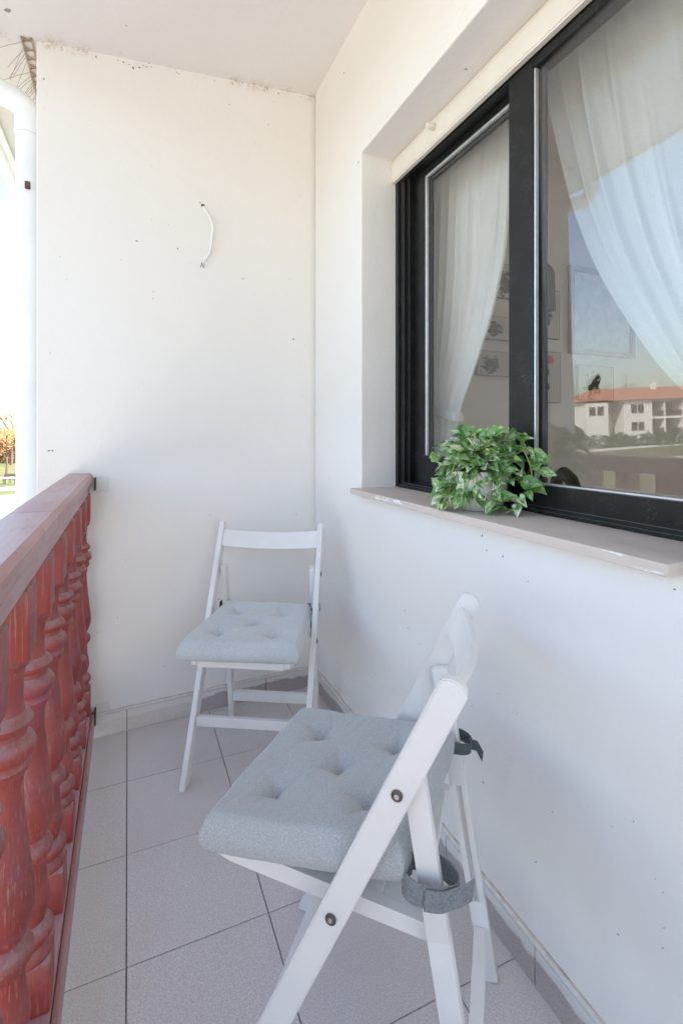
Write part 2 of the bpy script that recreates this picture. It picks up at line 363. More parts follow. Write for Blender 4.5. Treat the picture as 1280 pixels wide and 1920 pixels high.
# ------------------------------------------------------------------ mesh helpers
class MB:
    def __init__(s): s.bm = bmesh.new()
    def box(s, a, b, bev=0.0):
        (x0, y0, z0), (x1, y1, z1) = a, b
        return s.hexa([(x0, y0, z0), (x1, y0, z0), (x1, y1, z0), (x0, y1, z0), (x0, y0, z1), (x1, y0, z1), (x1, y1, z1), (x0, y1, z1)], bev)
    def hexa(s, v, bev=0.0, seg=2):
        vs_ = [s.bm.verts.new(p) for p in v]
        fs = [s.bm.faces.new([vs_[i] for i in f]) for f in ((3, 2, 1, 0), (4, 5, 6, 7), (0, 1, 5, 4), (1, 2, 6, 5), (2, 3, 7, 6), (3, 0, 4, 7))]
        if bev:
            es = list({e for f in fs for e in f.edges})
            bmesh.ops.bevel(s.bm, geom=es, offset=bev, segments=seg, affect='EDGES', profile=.5)
        return s
    def bar(s, p0, p1, u, w, h, bev=0.0, cut=None):
        """bar from p0 to p1; width w along u, height h across; cut='z' makes both ends horizontal"""
        p0, p1, u = Vector(p0), Vector(p1), Vector(u).normalized()
        d = (p1 - p0).normalized(); n = d.cross(u).normalized()
        if cut == 'z': n = Vector((n.x, n.y, 0)); n = n / (n.length or 1); k = abs(n.dot(d.cross(u).normalized())); n = n / (k or 1)
        U, N = u * w / 2, n * h / 2
        v = [p0 - U - N, p0 + U - N, p0 + U + N, p0 - U + N, p1 - U - N, p1 + U - N, p1 + U + N, p1 - U + N]
        return s.hexa(v, bev)
    def lathe(s, prof, c=(0, 0, 0), seg=24, cap=True):
        c = Vector(c); rings = []
        for r, z in prof:
            rings.append([s.bm.verts.new(c + Vector((r * math.cos(2 * math.pi * i / seg), r * math.sin(2 * math.pi * i / seg), z))) for i in range(seg)])
        for a, b in zip(rings, rings[1:]):
            for i in range(seg): s.bm.faces.new([a[i], a[(i + 1) % seg], b[(i + 1) % seg], b[i]])
        if cap: s.bm.faces.new(rings[0][::-1]); s.bm.faces.new(rings[-1])
        return s
    def tube(s, pts, r, seg=8, cap=True):
        pts = [Vector(p) for p in pts]; rings = []; prev = None
        for i, p in enumerate(pts):
            d = (pts[min(i + 1, len(pts) - 1)] - pts[max(i - 1, 0)]).normalized()
            if prev is None:
                a = Vector((0, 0, 1)) if abs(d.z) < .9 else Vector((1, 0, 0))
                n = d.cross(a).normalized()
            else:
                n = (prev - d * prev.dot(d)).normalized()
            prev = n; b = d.cross(n)
            rr = r[i] if isinstance(r, (list, tuple)) else r
            rings.append([s.bm.verts.new(p + (n * math.cos(2 * math.pi * k / seg) + b * math.sin(2 * math.pi * k / seg)) * rr) for k in range(seg)])
        for a, b in zip(rings, rings[1:]):
            for k in range(seg): s.bm.faces.new([a[k], a[(k + 1) % seg], b[(k + 1) % seg], b[k]])
        if cap: s.bm.faces.new(rings[0][::-1]); s.bm.faces.new(rings[-1])
        return s
    def ribbon(s, pts, wdir, w, th):
        """a strap: flat band following pts, width w along wdir, thickness th"""
        pts = [Vector(p) for p in pts]; W = Vector(wdir).normalized() * w / 2; rings = []
        for i, p in enumerate(pts):
            d = (pts[min(i + 1, len(pts) - 1)] - pts[max(i - 1, 0)]).normalized()
            n = d.cross(W).normalized() * th / 2
            rings.append([s.bm.verts.new(q) for q in (p - W - n, p + W - n, p + W + n, p - W + n)])
        for a, b in zip(rings, rings[1:]):
            for k in range(4): s.bm.faces.new([a[k], a[(k + 1) % 4], b[(k + 1) % 4], b[k]])
        s.bm.faces.new(rings[0][::-1]); s.bm.faces.new(rings[-1])
        return s
    def poly_prism(s, pts, off):
        a = [s.bm.verts.new(p) for p in pts]; b = [s.bm.verts.new(Vector(p) + Vector(off)) for p in pts]; n = len(pts)
        s.bm.faces.new(a[::-1]); s.bm.faces.new(b)
        for i in range(n): s.bm.faces.new([a[i], a[(i + 1) % n], b[(i + 1) % n], b[i]])
        return s
    def mesh(s, name, mat, smooth=False):
        bmesh.ops.recalc_face_normals(s.bm, faces=s.bm.faces)
        me = bpy.data.meshes.new(name); s.bm.to_mesh(me); s.bm.free()
        me.materials.append(M[mat])
        if smooth:
            for p in me.polygons: p.use_smooth = True
        return me
    def build(s, name, mat, parent=None, smooth=False):
        return add(name, s.mesh(name, mat, smooth), parent)
def add(name, me, parent=None):
    o = bpy.data.objects.new(name, me); col.objects.link(o)
    if parent is not None: o.parent = parent
    return o
def soft(o, ang=35):
    for p in o.data.polygons: p.use_smooth = True
    o.data.set_sharp_from_angle(angle=R(ang))
    return o
def tag(o, label, cat, group=None):
    o['label'] = label; o['category'] = cat
    if group: o['group'] = group
    return o
def struct(o): o['kind'] = 'structure'; return o
def empty(name, loc, rz=0):
    o = bpy.data.objects.new(name, None); col.objects.link(o); o.location = loc; o.rotation_euler = (0, 0, rz); o.empty_display_size = .1
    return o

# ------------------------------------------------------------------ ground outside
GZ = -3.0
struct(MB().box((-600, -600, GZ - .3), (600, 600, GZ)).build('ground', 'grass'))
def strip(name, p0, p1, w, z, mat):
    p0, p1 = Vector(p0), Vector(p1); d = (p1 - p0).normalized(); n = Vector((-d.y, d.x, 0)) * w / 2
    q = [p0 - n, p0 + n, p1 + n, p1 - n]
    return struct(MB().poly_prism([(v.x, v.y, z - .05) for v in q], (0, 0, .05)).build(name, mat))
a = at_z(10, 962, GZ)
strip('path', (a.x - 60, a.y + 3, 0), (a.x + 30, a.y - 1.5, 0), 2.2, GZ + .015, 'path')
a2 = at_z(10, 917, GZ)
strip('road', (a2.x - 90, a2.y + 5, 0), (a2.x + 60, a2.y - 3, 0), 3.0, GZ + .02, 'path')

struct(MB().box((-17, -60, GZ - .02), (-.245, 40, GZ + .02)).build('added_pavement', 'paving'))  # light paving added to bounce neutral daylight up to the balcony

# ------------------------------------------------------------------ balcony shell
wall_y = lambda x: WY0 + WSL * x
ceil_z = lambda x: CZ0 + CSL * x
WX = .775                                    # face of the window wall
# floor slab with one tile per object
fl = struct(MB().box((-.26, -2.2, -.2), (WX + .02, 2.35, -.009)).build('floor', 'grout'))
T = .308
for k in range(-1, 14):
    for j in range(-1, 3):
        x0, x1 = -.003 + T * j, -.003 + T * (j + 1)
        y1, y0 = 2.069 - T * k, 2.069 - T * (k + 1)
        x0, x1 = max(x0, -.24), min(x1, WX - .001)
        g = .0012
        if y0 < -2.15: continue
        if k == -1: y1 = min(y1, 2.13)
        o = MB().box((x0 + g, y0 + g, -.008), (x1 - g, y1 - g, rnd.uniform(-.0006, .0006)), .0009).build('tile', 'tile', fl)

# back wall (fin wall closing the balcony) and its skirting
def slab_back(name, x0, x1, z0, z1f, y_off0, y_off1, mat, parent=None, bev=0):
    b = MB(); v = []
    for zf in (0, 1):
        for (x, yo) in ((x0, y_off0), (x1, y_off0), (x1, y_off1), (x0, y_off1)):
            v.append((x, wall_y(x) + yo, z0 if not zf else (z1f(x) if callable(z1f) else z1f)))
    b.hexa(v, bev); return b.build(name, mat, parent)
bw = slab_back('end_wall', -.30, WX + .03, -.2, lambda x: ceil_z(x) + .01, 0, .24, 'plaster_back', None, .004)
tag(bw, 'blank white plastered end wall behind the far folding chair', 'wall')
xs = [-.30, -.203, -.003, .243, .545, WX - .002]
slab_back('grout_bed', -.203, WX - .003, .001, .076, -.006, -.0002, 'grout', bw)
for a_, b_ in zip(xs, xs[1:]):
    if a_ < -.25: continue
    slab_back('skirting_tile', a_ + .0012, b_ - .0012, .0, .078, -.011, -.0063, 'skirt', bw, .001)
slab_back('paint_bead', -.203, WX - .002, .0785, .087, -.0105, -.0003, 'grout_light', bw, .003)
slab_back('stain_line', -.203, WX - .004, .0872, .0885, -.0025, -.0002, 'edge_stain', bw)

# window wall with its opening
OY0, OY1, OZ0, OZ1, WIN = .45, 1.62, .917, 2.15, 1.03
def holed_wall(name, xf, xb, ys, zs, mat):
    b = MB(); bm = b.bm; g = {}
    for x in (xf, xb):
        for i, y in enumerate(ys):
            for k, z in enumerate(zs): g[x, i, k] = bm.verts.new((x, y, z))
    for x in (xf, xb):
        for i in range(3):
            for k in range(3):
                if (i, k) == (1, 1): continue
                bm.faces.new([g[x, i, k], g[x, i + 1, k], g[x, i + 1, k + 1], g[x, i, k + 1]])
    for lo, hi in ((0, 3), (1, 2)):
        loop = [(i, lo) for i in range(lo, hi)] + [(hi, k) for k in range(lo, hi)] + [(i, hi) for i in range(hi, lo, -1)] + [(lo, k) for k in range(hi, lo, -1)]
        for p, q in zip(loop, loop[1:] + loop[:1]):
            bm.faces.new([g[xf, p[0], p[1]], g[xf, q[0], q[1]], g[xb, q[0], q[1]], g[xb, p[0], p[1]]])
    return b.build(name, mat)
ww = holed_wall('window_wall', WX, WIN, [-2.2, OY0, OY1, 2.10], [-.2, OZ0, OZ1, 2.75], 'plaster_side')
bv = ww.modifiers.new('bev', 'BEVEL'); bv.width = .004; bv.segments = 2; bv.limit_method = 'ANGLE'
tag(ww, 'white plastered house wall with the sliding window set into it', 'wall')
ye = wall_y(WX) - .012
y = 2.069 - .06
cuts = [ye]
while y > -2.2:
    y -= T; cuts.append(y)
MB().box((WX - .005, -2.2, .001), (WX - .0004, ye, .076)).build('grout_bed', 'grout', ww)
for y1, y0 in zip(cuts, cuts[1:]):
    MB().box((WX - .011, y0 + .0012, 0), (WX - .0055, y1 - .0012, .078), .001).build('skirting_tile', 'skirt', ww)
MB().box((WX - .0105, -2.2, .0785), (WX - .0003, ye, .088), .003).build('paint_bead', 'grout_light', ww)
MB().box((WX - .0025, -2.2, .0882), (WX - .0002, ye, .0895)).build('stain_line', 'edge_stain', ww)

# sloping soffit above, eaves gutter outside
XE = -.519
b = MB(); v = []
for dz in (0, .12):
    for (x, y) in ((XE, -2.2), (WIN + .1, -2.2), (WIN + .1, 9), (XE, 9)): v.append((x, y, ceil_z(x) + dz))
ce = struct(b.hexa(v).build('ceiling', 'plaster_ceiling'))
MB().box((XE - .028, -2.2, ceil_z(XE) - .012), (XE - .001, 9, ceil_z(XE) + .14), .002).build('fascia_board', 'white_pvc', ce)
# gutter
g = MB(); n = 12
prof = [(XE - .085 + .055 * math.cos(t), ceil_z(XE) + .11 + .055 * math.sin(t)) for t in [math.pi + math.pi * i / n for i in range(n + 1)]]
prof2 = [(XE - .085 + .051 * math.cos(t), ceil_z(XE) + .11 + .051 * math.sin(t)) for t in [2 * math.pi - math.pi * i / n for i in range(n + 1)]]
g.poly_prism([(x, -2.2, z) for x, z in prof + prof2], (0, 11.2, 0))
gut = tag(soft(g.build('gutter', 'white_pvc')), 'white half round gutter along the eaves', 'gutter')

# house mass below, behind and above, which shades the balcony
struct(MB().box((-.24, -7, GZ), (9, 2.3, -.21)).build('lower_storey', 'plaster_plain'))
RX1, RY0, RY1 = 4.6, -2.6, 2.15
struct(MB().box((WIN, RY0, -.2), (RX1, RY1, 0)).build('room_floor', 'parquet'))
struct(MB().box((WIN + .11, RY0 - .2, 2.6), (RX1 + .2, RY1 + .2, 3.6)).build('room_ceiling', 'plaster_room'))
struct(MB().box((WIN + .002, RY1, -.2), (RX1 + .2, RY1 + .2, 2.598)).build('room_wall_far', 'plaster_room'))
struct(holed_wall('room_wall_right', RX1, RX1 + .2, [RY0, -1.2, .6, RY1 - .002], [-.2, .7, 2.1, 2.598], 'plaster_room'))   # opening added out of view to let extra daylight into the room
gw = empty('added_room_window', (RX1 + .1, -.3, .7)); tag(gw, 'white framed window added unseen to brighten the room from its far side', 'window')
for y0 in (-.899, -.03, .84): MB().box((-.03, y0, .001), (.03, y0 + .059, 1.399), .003).build('stile', 'white_pvc', gw)
for y0, y1 in ((-.8395, -.0305), (.0295, .8395)):
    for z in (.001, 1.341): MB().box((-.029, y0, z), (.029, y1, z + .058), .003).build('rail', 'white_pvc', gw)
    MB().box((-.003, y0, .06), (.003, y1, 1.340)).build('pane', 'glass', gw)
struct(MB().box((WIN + .002, RY0 - .2, -.2), (RX1 - .002, RY0, 2.598)).build('room_wall_near', 'plaster_room'))
struct(MB().box((WIN, -2.2, 2.752), (WIN + .11, 2.1, 3.6)).build('roof_upstand', 'plaster_plain'))

# ------------------------------------------------------------------ stone sill
sl = MB().box((.735, .486, .9175), (.915, 1.6195, .937), .0015).build('window_sill', 'stone')
tag(sl, 'pinkish stone window sill carrying the potted plant', 'sill')
MB().box((.7355, 1.6198, .918), (.7745, 1.632, .9368), .001).build('sill_end', 'stone', sl)

# ------------------------------------------------------------------ sliding window
win = empty('sliding_window', (.95, (OY0 + OY1) / 2, .937)); off = Vector(win.location)
tag(win, 'black aluminium sliding window with two panes and beige shutter box', 'window')
def wpart(name, boxes, mat, parent=None, bev=.0012, rel=None):
    b = MB(); o0 = off if rel is None else rel
    for (p, q) in boxes: b.box(Vector(p) - o0, Vector(q) - o0, bev)
    return b.build(name, mat, parent or win)
# outer frame: stepped jamb, head, bottom track
wpart('jamb', [((.915, 1.597, .938), (.985, 1.6195, 2.149)), ((.922, 1.567, .938), (.984, 1.5965, 2.148)), ((.932, 1.546, .938), (.983, 1.5665, 2.147))], 'alu')
wpart('jamb', [((.915, .4505, .938), (.985, .49, 2.149))], 'alu')
wpart('head', [((.918, .491, 2.055), (.985, 1.596, 2.149))], 'alu')
wpart('bottom_track', [((.9155, .491, .9375), (.985, 1.596, .947)), ((.9155, .491, .9472), (.919, 1.566, .957)), ((.949, .491, .9472), (.9515, 1.545, .960)), ((.980, .491, .9472), (.984, 1.545, .962))], 'alu')
wpart('shutter_box', [((.897, .452, 2.068), (.9145, 1.6185, 2.132))], 'beige_pvc', bev=.002)
wpart('shutter_guide', [((.903, .452, 2.133), (.9135, 1.6185, 2.148)), ((.899, .4525, 2.0615), (.9140, 1.6180, 2.0675))], 'beige_pvc', bev=.001)
pl = Vector((.897, 1.338, 2.112))
b = MB(); b.tube([pl - off, pl + Vector((-.030, -.004, -.004)) - off], [.0105, .0085], 16); b.build('shutter_stop', 'beige_pvc', win, True)
# left sash (inner track)
ls = wpart('sash', [((.952, 1.478, .962), (.979, 1.5455, 2.0545)), ((.952, .953, .962), (.979, .985, 2.0545)), ((.9525, .9855, .962), (.9785, 1.4775, 1.050)), ((.9525, .9855, 2.034), (.9785, 1.4775, 2.054))], 'alu')
wpart('sash_ledge', [((.944, .986, 1.0505), (.9785, 1.4775, 1.058))], 'alu', ls)
wpart('glazing_bead', [((.9535, 1.4685, 1.0585), (.964, 1.4775, 2.0335)), ((.9535, .986, 2.0255), (.964, 1.468, 2.0335))], 'silver', ls, .001)
wpart('glazing_seal', [((.9665, 1.456, 1.0585), (.976, 1.468, 2.0250)), ((.9665, .986, 2.0130), (.976, 1.4555, 2.0250))], 'rubber', ls, .001)
wpart('pane', [((.9700, .980, 1.045), (.9735, 1.4700, 2.030))], 'glass', ls, 0)
# right sash (outer track)
rs = wpart('sash', [((.9165, .938, .950), (.948, 1.022, 2.0545)), ((.9165, .492, .950), (.948, .545, 2.0545)), ((.917, .5455, .950), (.9475, .9375, 1.009)), ((.917, .5455, 2.034), (.9475, .9375, 2.0545))], 'alu')
wpart('glazing_bead', [((.9195, .9325, 1.0095), (.930, .9375, 2.0335)), ((.9195, .5455, 1.0092), (.930, .9285, 1.0130))], 'silver', rs, .001)
wpart('glazing_seal', [((.9365, .9185, 1.0135), (.946, .9285, 2.0335))], 'rubber', rs, .001)
pc = Vector((.933, .738, 1.5215))
pane = MB().box((-.0018, -.196, -.516), (.0018, .196, .516)).build('pane', 'glass', rs)
pane.location = pc - off
PT, PY = R(-1.2), R(-1.5)                    # this pane sits slightly out of true in its sash
pane.rotation_euler = (0, PT, PY)

# ------------------------------------------------------------------ curtains in the room
def lerp_tab(tab, z):
    for (z0, v0), (z1, v1) in zip(tab, tab[1:]):
        if z0 >= z >= z1: k = (z0 - z) / (z0 - z1); return v0 + (v1 - v0) * k
    return tab[0][1] if z > tab[0][0] else tab[-1][1]
def smooth_tab(tab, z):
    return sum(lerp_tab(tab, z + d) for d in (-.06, -.03, 0, .03, .06)) / 5
def curtain(name, ltab, rtab, label, pleats, seed, ztop=2.30, zbot=.40, zt=1.19):
    nz, nu = 90, 150; b = MB(); bm = b.bm; rr = random.Random(seed); rows = []
    ph = [rr.uniform(-.5, .5) for _ in range(40)]
    for i in range(nz + 1):
        z = ztop + (zbot - ztop) * i / nz; yl, yr = smooth_tab(ltab, z), smooth_tab(rtab, z); row = []
        wdt = abs(yr - yl)
        for j in range(nu + 1):
            u = j / nu; uu = u + .018 * math.sin(u * 9 + seed) + .010 * math.sin(z * 3 + u * 14)
            a = uu * pleats * 2 * math.pi
            amp = .013 + .010 * math.sin(u * 7 + seed + z * 1.3)
            x = 1.085 + amp * (math.sin(a) + .35 * math.sin(2 * a + 1.1 + z)) + .010 * mnoise.noise(Vector((u * 9, z * 2.2, seed)))
            row.append(bm.verts.new((x, yl + (yr - yl) * u + .004 * math.sin(a * 1.0 + 1), z)))
        rows.append(row)
    for r0, r1 in zip(rows, rows[1:]):
        for j in range(nu): bm.faces.new([r0[j], r0[j + 1], r1[j + 1], r1[j]])
    o = empty(name, (1.085, ltab[-1][1], zbot))
    me = b.mesh('fabric', 'sheer', True); f = add('fabric', me, o); f.location = -Vector(o.location)
    tag(o, label, 'curtain'); return o
cl = curtain('curtain', [(2.31, 1.66), (1.30, 1.655), (1.20, 1.66), (.9, 1.655), (.4, 1.66)],
             [(2.31, 1.10), (2.16, 1.165), (1.69, 1.222), (1.50, 1.286), (1.305, 1.395), (1.21, 1.463), (1.10, 1.462), (.4, 1.45)],
             'white sheer curtain gathered behind the left pane, above the plant', 8, 3)
cr = curtain('curtain', [(2.31, 1.09), (2.215, 1.071), (1.99, 1.023), (1.742, .961), (1.551, .888), (1.399, .802), (1.277, .726), (1.215, .675), (1.14, .585), (1.07, .53), (.9, .52), (.4, .53)],
             [(2.31, .40), (.4, .42)], 'white sheer curtain swept aside behind the right pane', 9, 5)
for o, y0, y1, z0, z1 in ((cl, 1.68, 1.455, 1.275, 1.195), (cr, .545, .40, 1.09, 1.13)):
    loc = Vector(o.location)
    pts = [Vector((1.052 - .012 * math.sin(math.pi * k / 10), y0 + (y1 - y0) * k / 10, z0 + (z1 - z0) * (k / 10) ** .8)) - loc for k in range(11)]
    pts += [Vector((1.075 + .012 * k, y1 - .004 + .008 * k, z1)) - loc for k in range(4)]
    soft(MB().ribbon(pts, (0, .25, 1), .034, .003).build('tie_band', 'sheer', o), 60)
rod = MB(); rod.tube([(1.085, .35, 2.31), (1.085, 1.70, 2.31)], .009, 12)
tag(rod.build('curtain_rod', 'silver', None, True), 'thin rod the two white curtains hang from', 'curtain rod')

# ------------------------------------------------------------------ things in the room behind the glass
YW = RY1
def print_on_wall(x0, x1, z0, z1, mat, label):
    o = MB().box((x0, YW - .022, z0), (x1, YW - .001, z1), .002).build('canvas_print', mat)
    tag(o, label, 'picture', 'canvas prints on the room wall'); return o
k = YW - .022
def pr(pxl, pxr, pyt, pyb): 
    a_, b_ = at_y(pxl, pyt, k), at_y(pxr, pyb, k); return a_.x, b_.x, b_.z, a_.z
for i, (c_, lab, redm) in enumerate([
        ((893, 968, 655, 707), 'small grey print low beside the curtain hem, black blot on it', False),
        ((905, 975, 589, 641), 'small grey print second lowest beside the gathered curtain', False),
        ((915, 975, 489, 563), 'grey print highest beside the gathered curtain, half behind it', False),
        ((988, 1049, 536, 637), 'tall grey print with a dark upright blot right of the middle stile', False),
        ((985, 1051, 655, 756), 'tall grey print with a red spot at its upper right', True),
        ((1083, 1150, 683, 752), 'grey print below the wooden picture frame', False)]):
    canvas('canvas_%d' % i, i + 1.0, redm, cu=(.35, .30, .5, .56, .52, .4)[i], sh=(2.6, 2.6, 2.6, 3.6, 4.5, 2.6)[i]); x0, x1, z0, z1 = pr(*c_); print_on_wall(x0, x1, z0, z1, 'canvas_%d' % i, lab)
pf = pr(1069, 1188, 497, 672); x0, x1, z0, z1 = pf
pfe = empty('framed_picture', ((x0 + x1) / 2, YW, z0)); o_ = Vector(pfe.location)
tag(pfe, 'wooden picture frame with a pale sheet on the room wall', 'picture')
w_ = .026
for (p, q) in (((x0, z0), (x0 + w_, z1)), ((x1 - w_, z0), (x1, z1)), ((x0 + w_ + .0005, z0), (x1 - w_ - .0005, z0 + w_)), ((x0 + w_ + .0005, z1 - w_), (x1 - w_ - .0005, z1))):
    MB().box(Vector((p[0], YW - .03, p[1])) - o_, Vector((q[0], YW - .001, q[1])) - o_, .002).build('moulding', 'frame_wood', pfe)
MB().box(Vector((x0 + w_ + .001, YW - .012, z0 + w_ + .001)) - o_, Vector((x1 - w_ - .001, YW - .002, z1 - w_ - .001)) - o_).build('sheet', 'paper', pfe)
# hanging black jacket-shaped thing above the tall print: a slim black bag on a hook
q = at_y(1008, 495, k); q2 = at_y(1028, 585, k)
bgm = MB(); hw = (q2.x - q.x) + .012
outl = []
for i in range(17):
    t_ = math.pi * i / 16; outl.append((q.x + hw * math.cos(t_) * .95, YW - .06, q.z - .06 + .06 * math.sin(t_)))
outl += [(q.x - hw, YW - .06, q2.z), (q.x + hw, YW - .06, q2.z)]
bgm.poly_prism(outl, (0, .036, 0))
tag(soft(bgm.build('hanging_bag', 'black_lacquer')), 'dark slim bag hanging on the room wall beside the middle stile', 'bag')
# black chair in the room, its curved back showing above the bottom of the right pane
ch = empty('dining_chair', (1.42, .98, 0), R(60)); tag(ch, 'black chair in the room with its curved back showing low in the right pane', 'chair')
for sx in (-1, 1):
    MB().bar((sx * .19, -.19, 0), (sx * .18, -.17, .45), (1, 0, 0), .032, .032, .004).build('leg', 'black_lacquer', ch)
    pts = [(sx * .18, .18, 0), (sx * .18, .19, .45), (sx * .17, .22, .75), (sx * .13, .245, .93), (sx * .06, .25, 1.0), (0, .25, 1.015)]
    soft(MB().tube(pts, .019, 10).build('back_post', 'black_lacquer', ch))
MB().box((-.21, -.21, .45), (.21, .2, .475), .008).build('seat', 'black_lacquer', ch)
soft(MB().ribbon([(-.14, .225, .72), (-.07, .25, .73), (0, .26, .73), (.07, .25, .73), (.14, .225, .72)], (0, .1, 1), .12, .012).build('backrest', 'black_lacquer', ch))

# ------------------------------------------------------------------ folding chairs
HW, TT, ZT = .1945, .381, .7865
TR, TA, ZA = .4156, .314, .632
T0 = .2
def chair(loc, a, label):
    x0, y0 = loc
    e = empty('folding_chair', (x0 + T0 * math.sin(a), y0 + T0 * math.cos(a), 0), -a)
    tag(e, label, 'chair', 'white folding chairs on the balcony')
    P = lambda lx, t, z: Vector((lx, t - T0, z))
    pd = (P(0, TT, ZT) - P(0, 0, 0)).normalized(); pn = Vector((0, -pd.z, pd.y))       # pn: forward-up normal in the side plane
    for s in (-1, 1):
        # long post: front foot to top of the back, rounded top end, flat foot on the floor
        c0, c1 = P(s * HW, 0, 0), P(s * HW, TT, ZT); wd = .043; outline = []
        f0 = wd / 2 / abs(pn.y) if abs(pn.y) > 0 else wd / 2
        outline += [c0 + Vector((0, -f0, 0)), c0 + Vector((0, f0, 0))]
        for i in range(9):
            t_ = -1 + 2 * i / 8
            outline.append(c1 - pn * (wd / 2) * t_ * -1 * -1 + pd * (-.008 * (t_ ** 2) * 1.6) if False else c1 + Vector((0, 1, 0)) * 0 + (-pn) * (wd / 2) * (-t_) * 1 + pd * (.010 * (1 - t_ * t_) - .010))
        # keep winding: foot front -> foot back -> top back ... -> top front
        top = outline[2:]
        if (top[0] - c1).y < 0: top = top[::-1]
        outline = outline[:2] + top
        b = MB(); b.poly_prism([p - Vector((.0095, 0, 0)) for p in outline], (.019, 0, 0))
        bmesh.ops.recalc_face_normals(b.bm, faces=b.bm.faces)
        es = [e_ for e_ in b.bm.edges if len(e_.link_faces) == 2 and e_.calc_face_angle(0) > .7]
        bmesh.ops.bevel(b.bm, geom=es, offset=.0025, segments=2, affect='EDGES')
        post = soft(b.build('post', 'wwood', e))
        for zb in (.612, .405):
            c = P(s * (HW + .0092), TT * zb / ZT, zb)
            bt = MB(); bt.tube([c, c + Vector((s * .003, 0, 0))], .0085, 16); bt = bt.build('bolt', 'steel_dark', post, False)
            n_ = MB(); n_.tube([c + Vector((s * .0028, 0, 0)), c + Vector((s * .0048, 0, 0))], .0038, 12); n_.build('bolt_cap', 'steel_bright', post)
        # rear leg with a long slot on its inner face
        lx = s * .1705
        r0, r1 = P(lx, TR, 0), P(lx, TA, ZA); rd = (r1 - r0).normalized(); ux = Vector((1, 0, 0))
        L = (r1 - r0).length; b = MB()
        za, zb_ = .25 * L, .62 * L
        b.bar(r0, r0 + rd * za, ux, .020, .034, .002, None)
        b.bar(r0 + rd * zb_, r1, ux, .020, .034, .002)
        nn = rd.cross(ux).normalized()
        b.bar(r0 + rd * (za - .002) + ux * s * .0052, r0 + rd * (zb_ + .002) + ux * s * .0052, ux, .0095, .0336, .0008)
        for q_ in (-1, 1):
            b.bar(r0 + rd * (za - .002) - ux * s * .0048 + nn * q_ * .0108, r0 + rd * (zb_ + .002) - ux * s * .0048 + nn * q_ * .0108, ux, .0103, .0120, .0008)
        soft(b.build('rear_leg', 'wwood', e))
    # stretchers
    MB().box(P(-HW + .0098, .071, .155), P(HW - .0098, .088, .187), .002).build('front_stretcher', 'wwood', e)
    MB().box(P(-.1600, .385, .075), P(.1600, .410, .110), .002).build('rear_stretcher', 'wwood', e)
    # bowed backrest board let in between the posts
    b = MB(); n = 20; rows = []
    for i in range(n + 1):
        u = -1 + 2 * i / n; bow = .034 * (1 - u * u)
        row = []
        for (zz, th) in ((.697, 0), (.757, 0), (.757, .013), (.697, .013)):
            c = P(u * (HW - .009), TT * zz / ZT, zz) + Vector((0, pd.z, -pd.y)) * (bow + th - .010)
            row.append(b.bm.verts.new(c))
        rows.append(row)
    for a_, b_ in zip(rows, rows[1:]):
        for k_ in range(4): b.bm.faces.new([a_[k_], a_[(k_ + 1) % 4], b_[(k_ + 1) % 4], b_[k_]])
    b.bm.faces.new(rows[0]); b.bm.faces.new(rows[-1][::-1])
    o = soft(b.build('backrest', 'wwood', e)); bv = o.modifiers.new('bev', 'BEVEL'); bv.width = .002; bv.segments = 2
    # seat: two side rails with rounded noses, cross slats let in between them
    zs = lambda t: .431 - .112 * t
    for s in (-1, 1):
        b = MB(); pts = []
        for i in range(7):
            an = math.pi / 2 + math.pi * i / 6 * .75
            pts.append(P(s * .148, -.022 + .014 * math.cos(an), zs(-.022) - .014 + .014 * math.sin(an)))
        pts += [P(s * .148, .0, zs(0) - .031), P(s * .148, .332, zs(.332) - .026), P(s * .148, .337, zs(.337))]
        b.poly_prism([p - Vector((.009, 0, 0)) for p in pts], (.018, 0, 0)); soft(b.build('seat_rail', 'wwood', e))
    v = [P(-.1388, -.034, .403), P(.1388, -.034, .403), P(.1388, -.0165, .401), P(-.1388, -.0165, .401), P(-.1388, -.034, .4335), P(.1388, -.034, .4335), P(.1388, -.0165, .4325), P(-.1388, -.0165, .4325)]
    MB().hexa(v, .005, 3).build('seat_nose', 'wwood', e)
    for i in range(5):
        t0, t1 = -.016 + i * .070, -.016 + i * .070 + .066
        v = [P(-.1385, t0, zs(t0) - .014), P(.1385, t0, zs(t0) - .014), P(.1385, t1, zs(t1) - .014), P(-.1385, t1, zs(t1) - .014)]
        v += [q_ + Vector((0, 0, .013)) for q_ in v]
        MB().hexa(v, .002).build('seat_slat', 'wwood', e)
    return e
A1, A2 = .5046, 2.2878
chA = chair((.3357, 1.5635), A1, 'white folding chair in the corner, facing the camera')
chB = chair((.2653, .9716), A2, 'white folding chair nearest the camera, turned to the railing, below the sill')

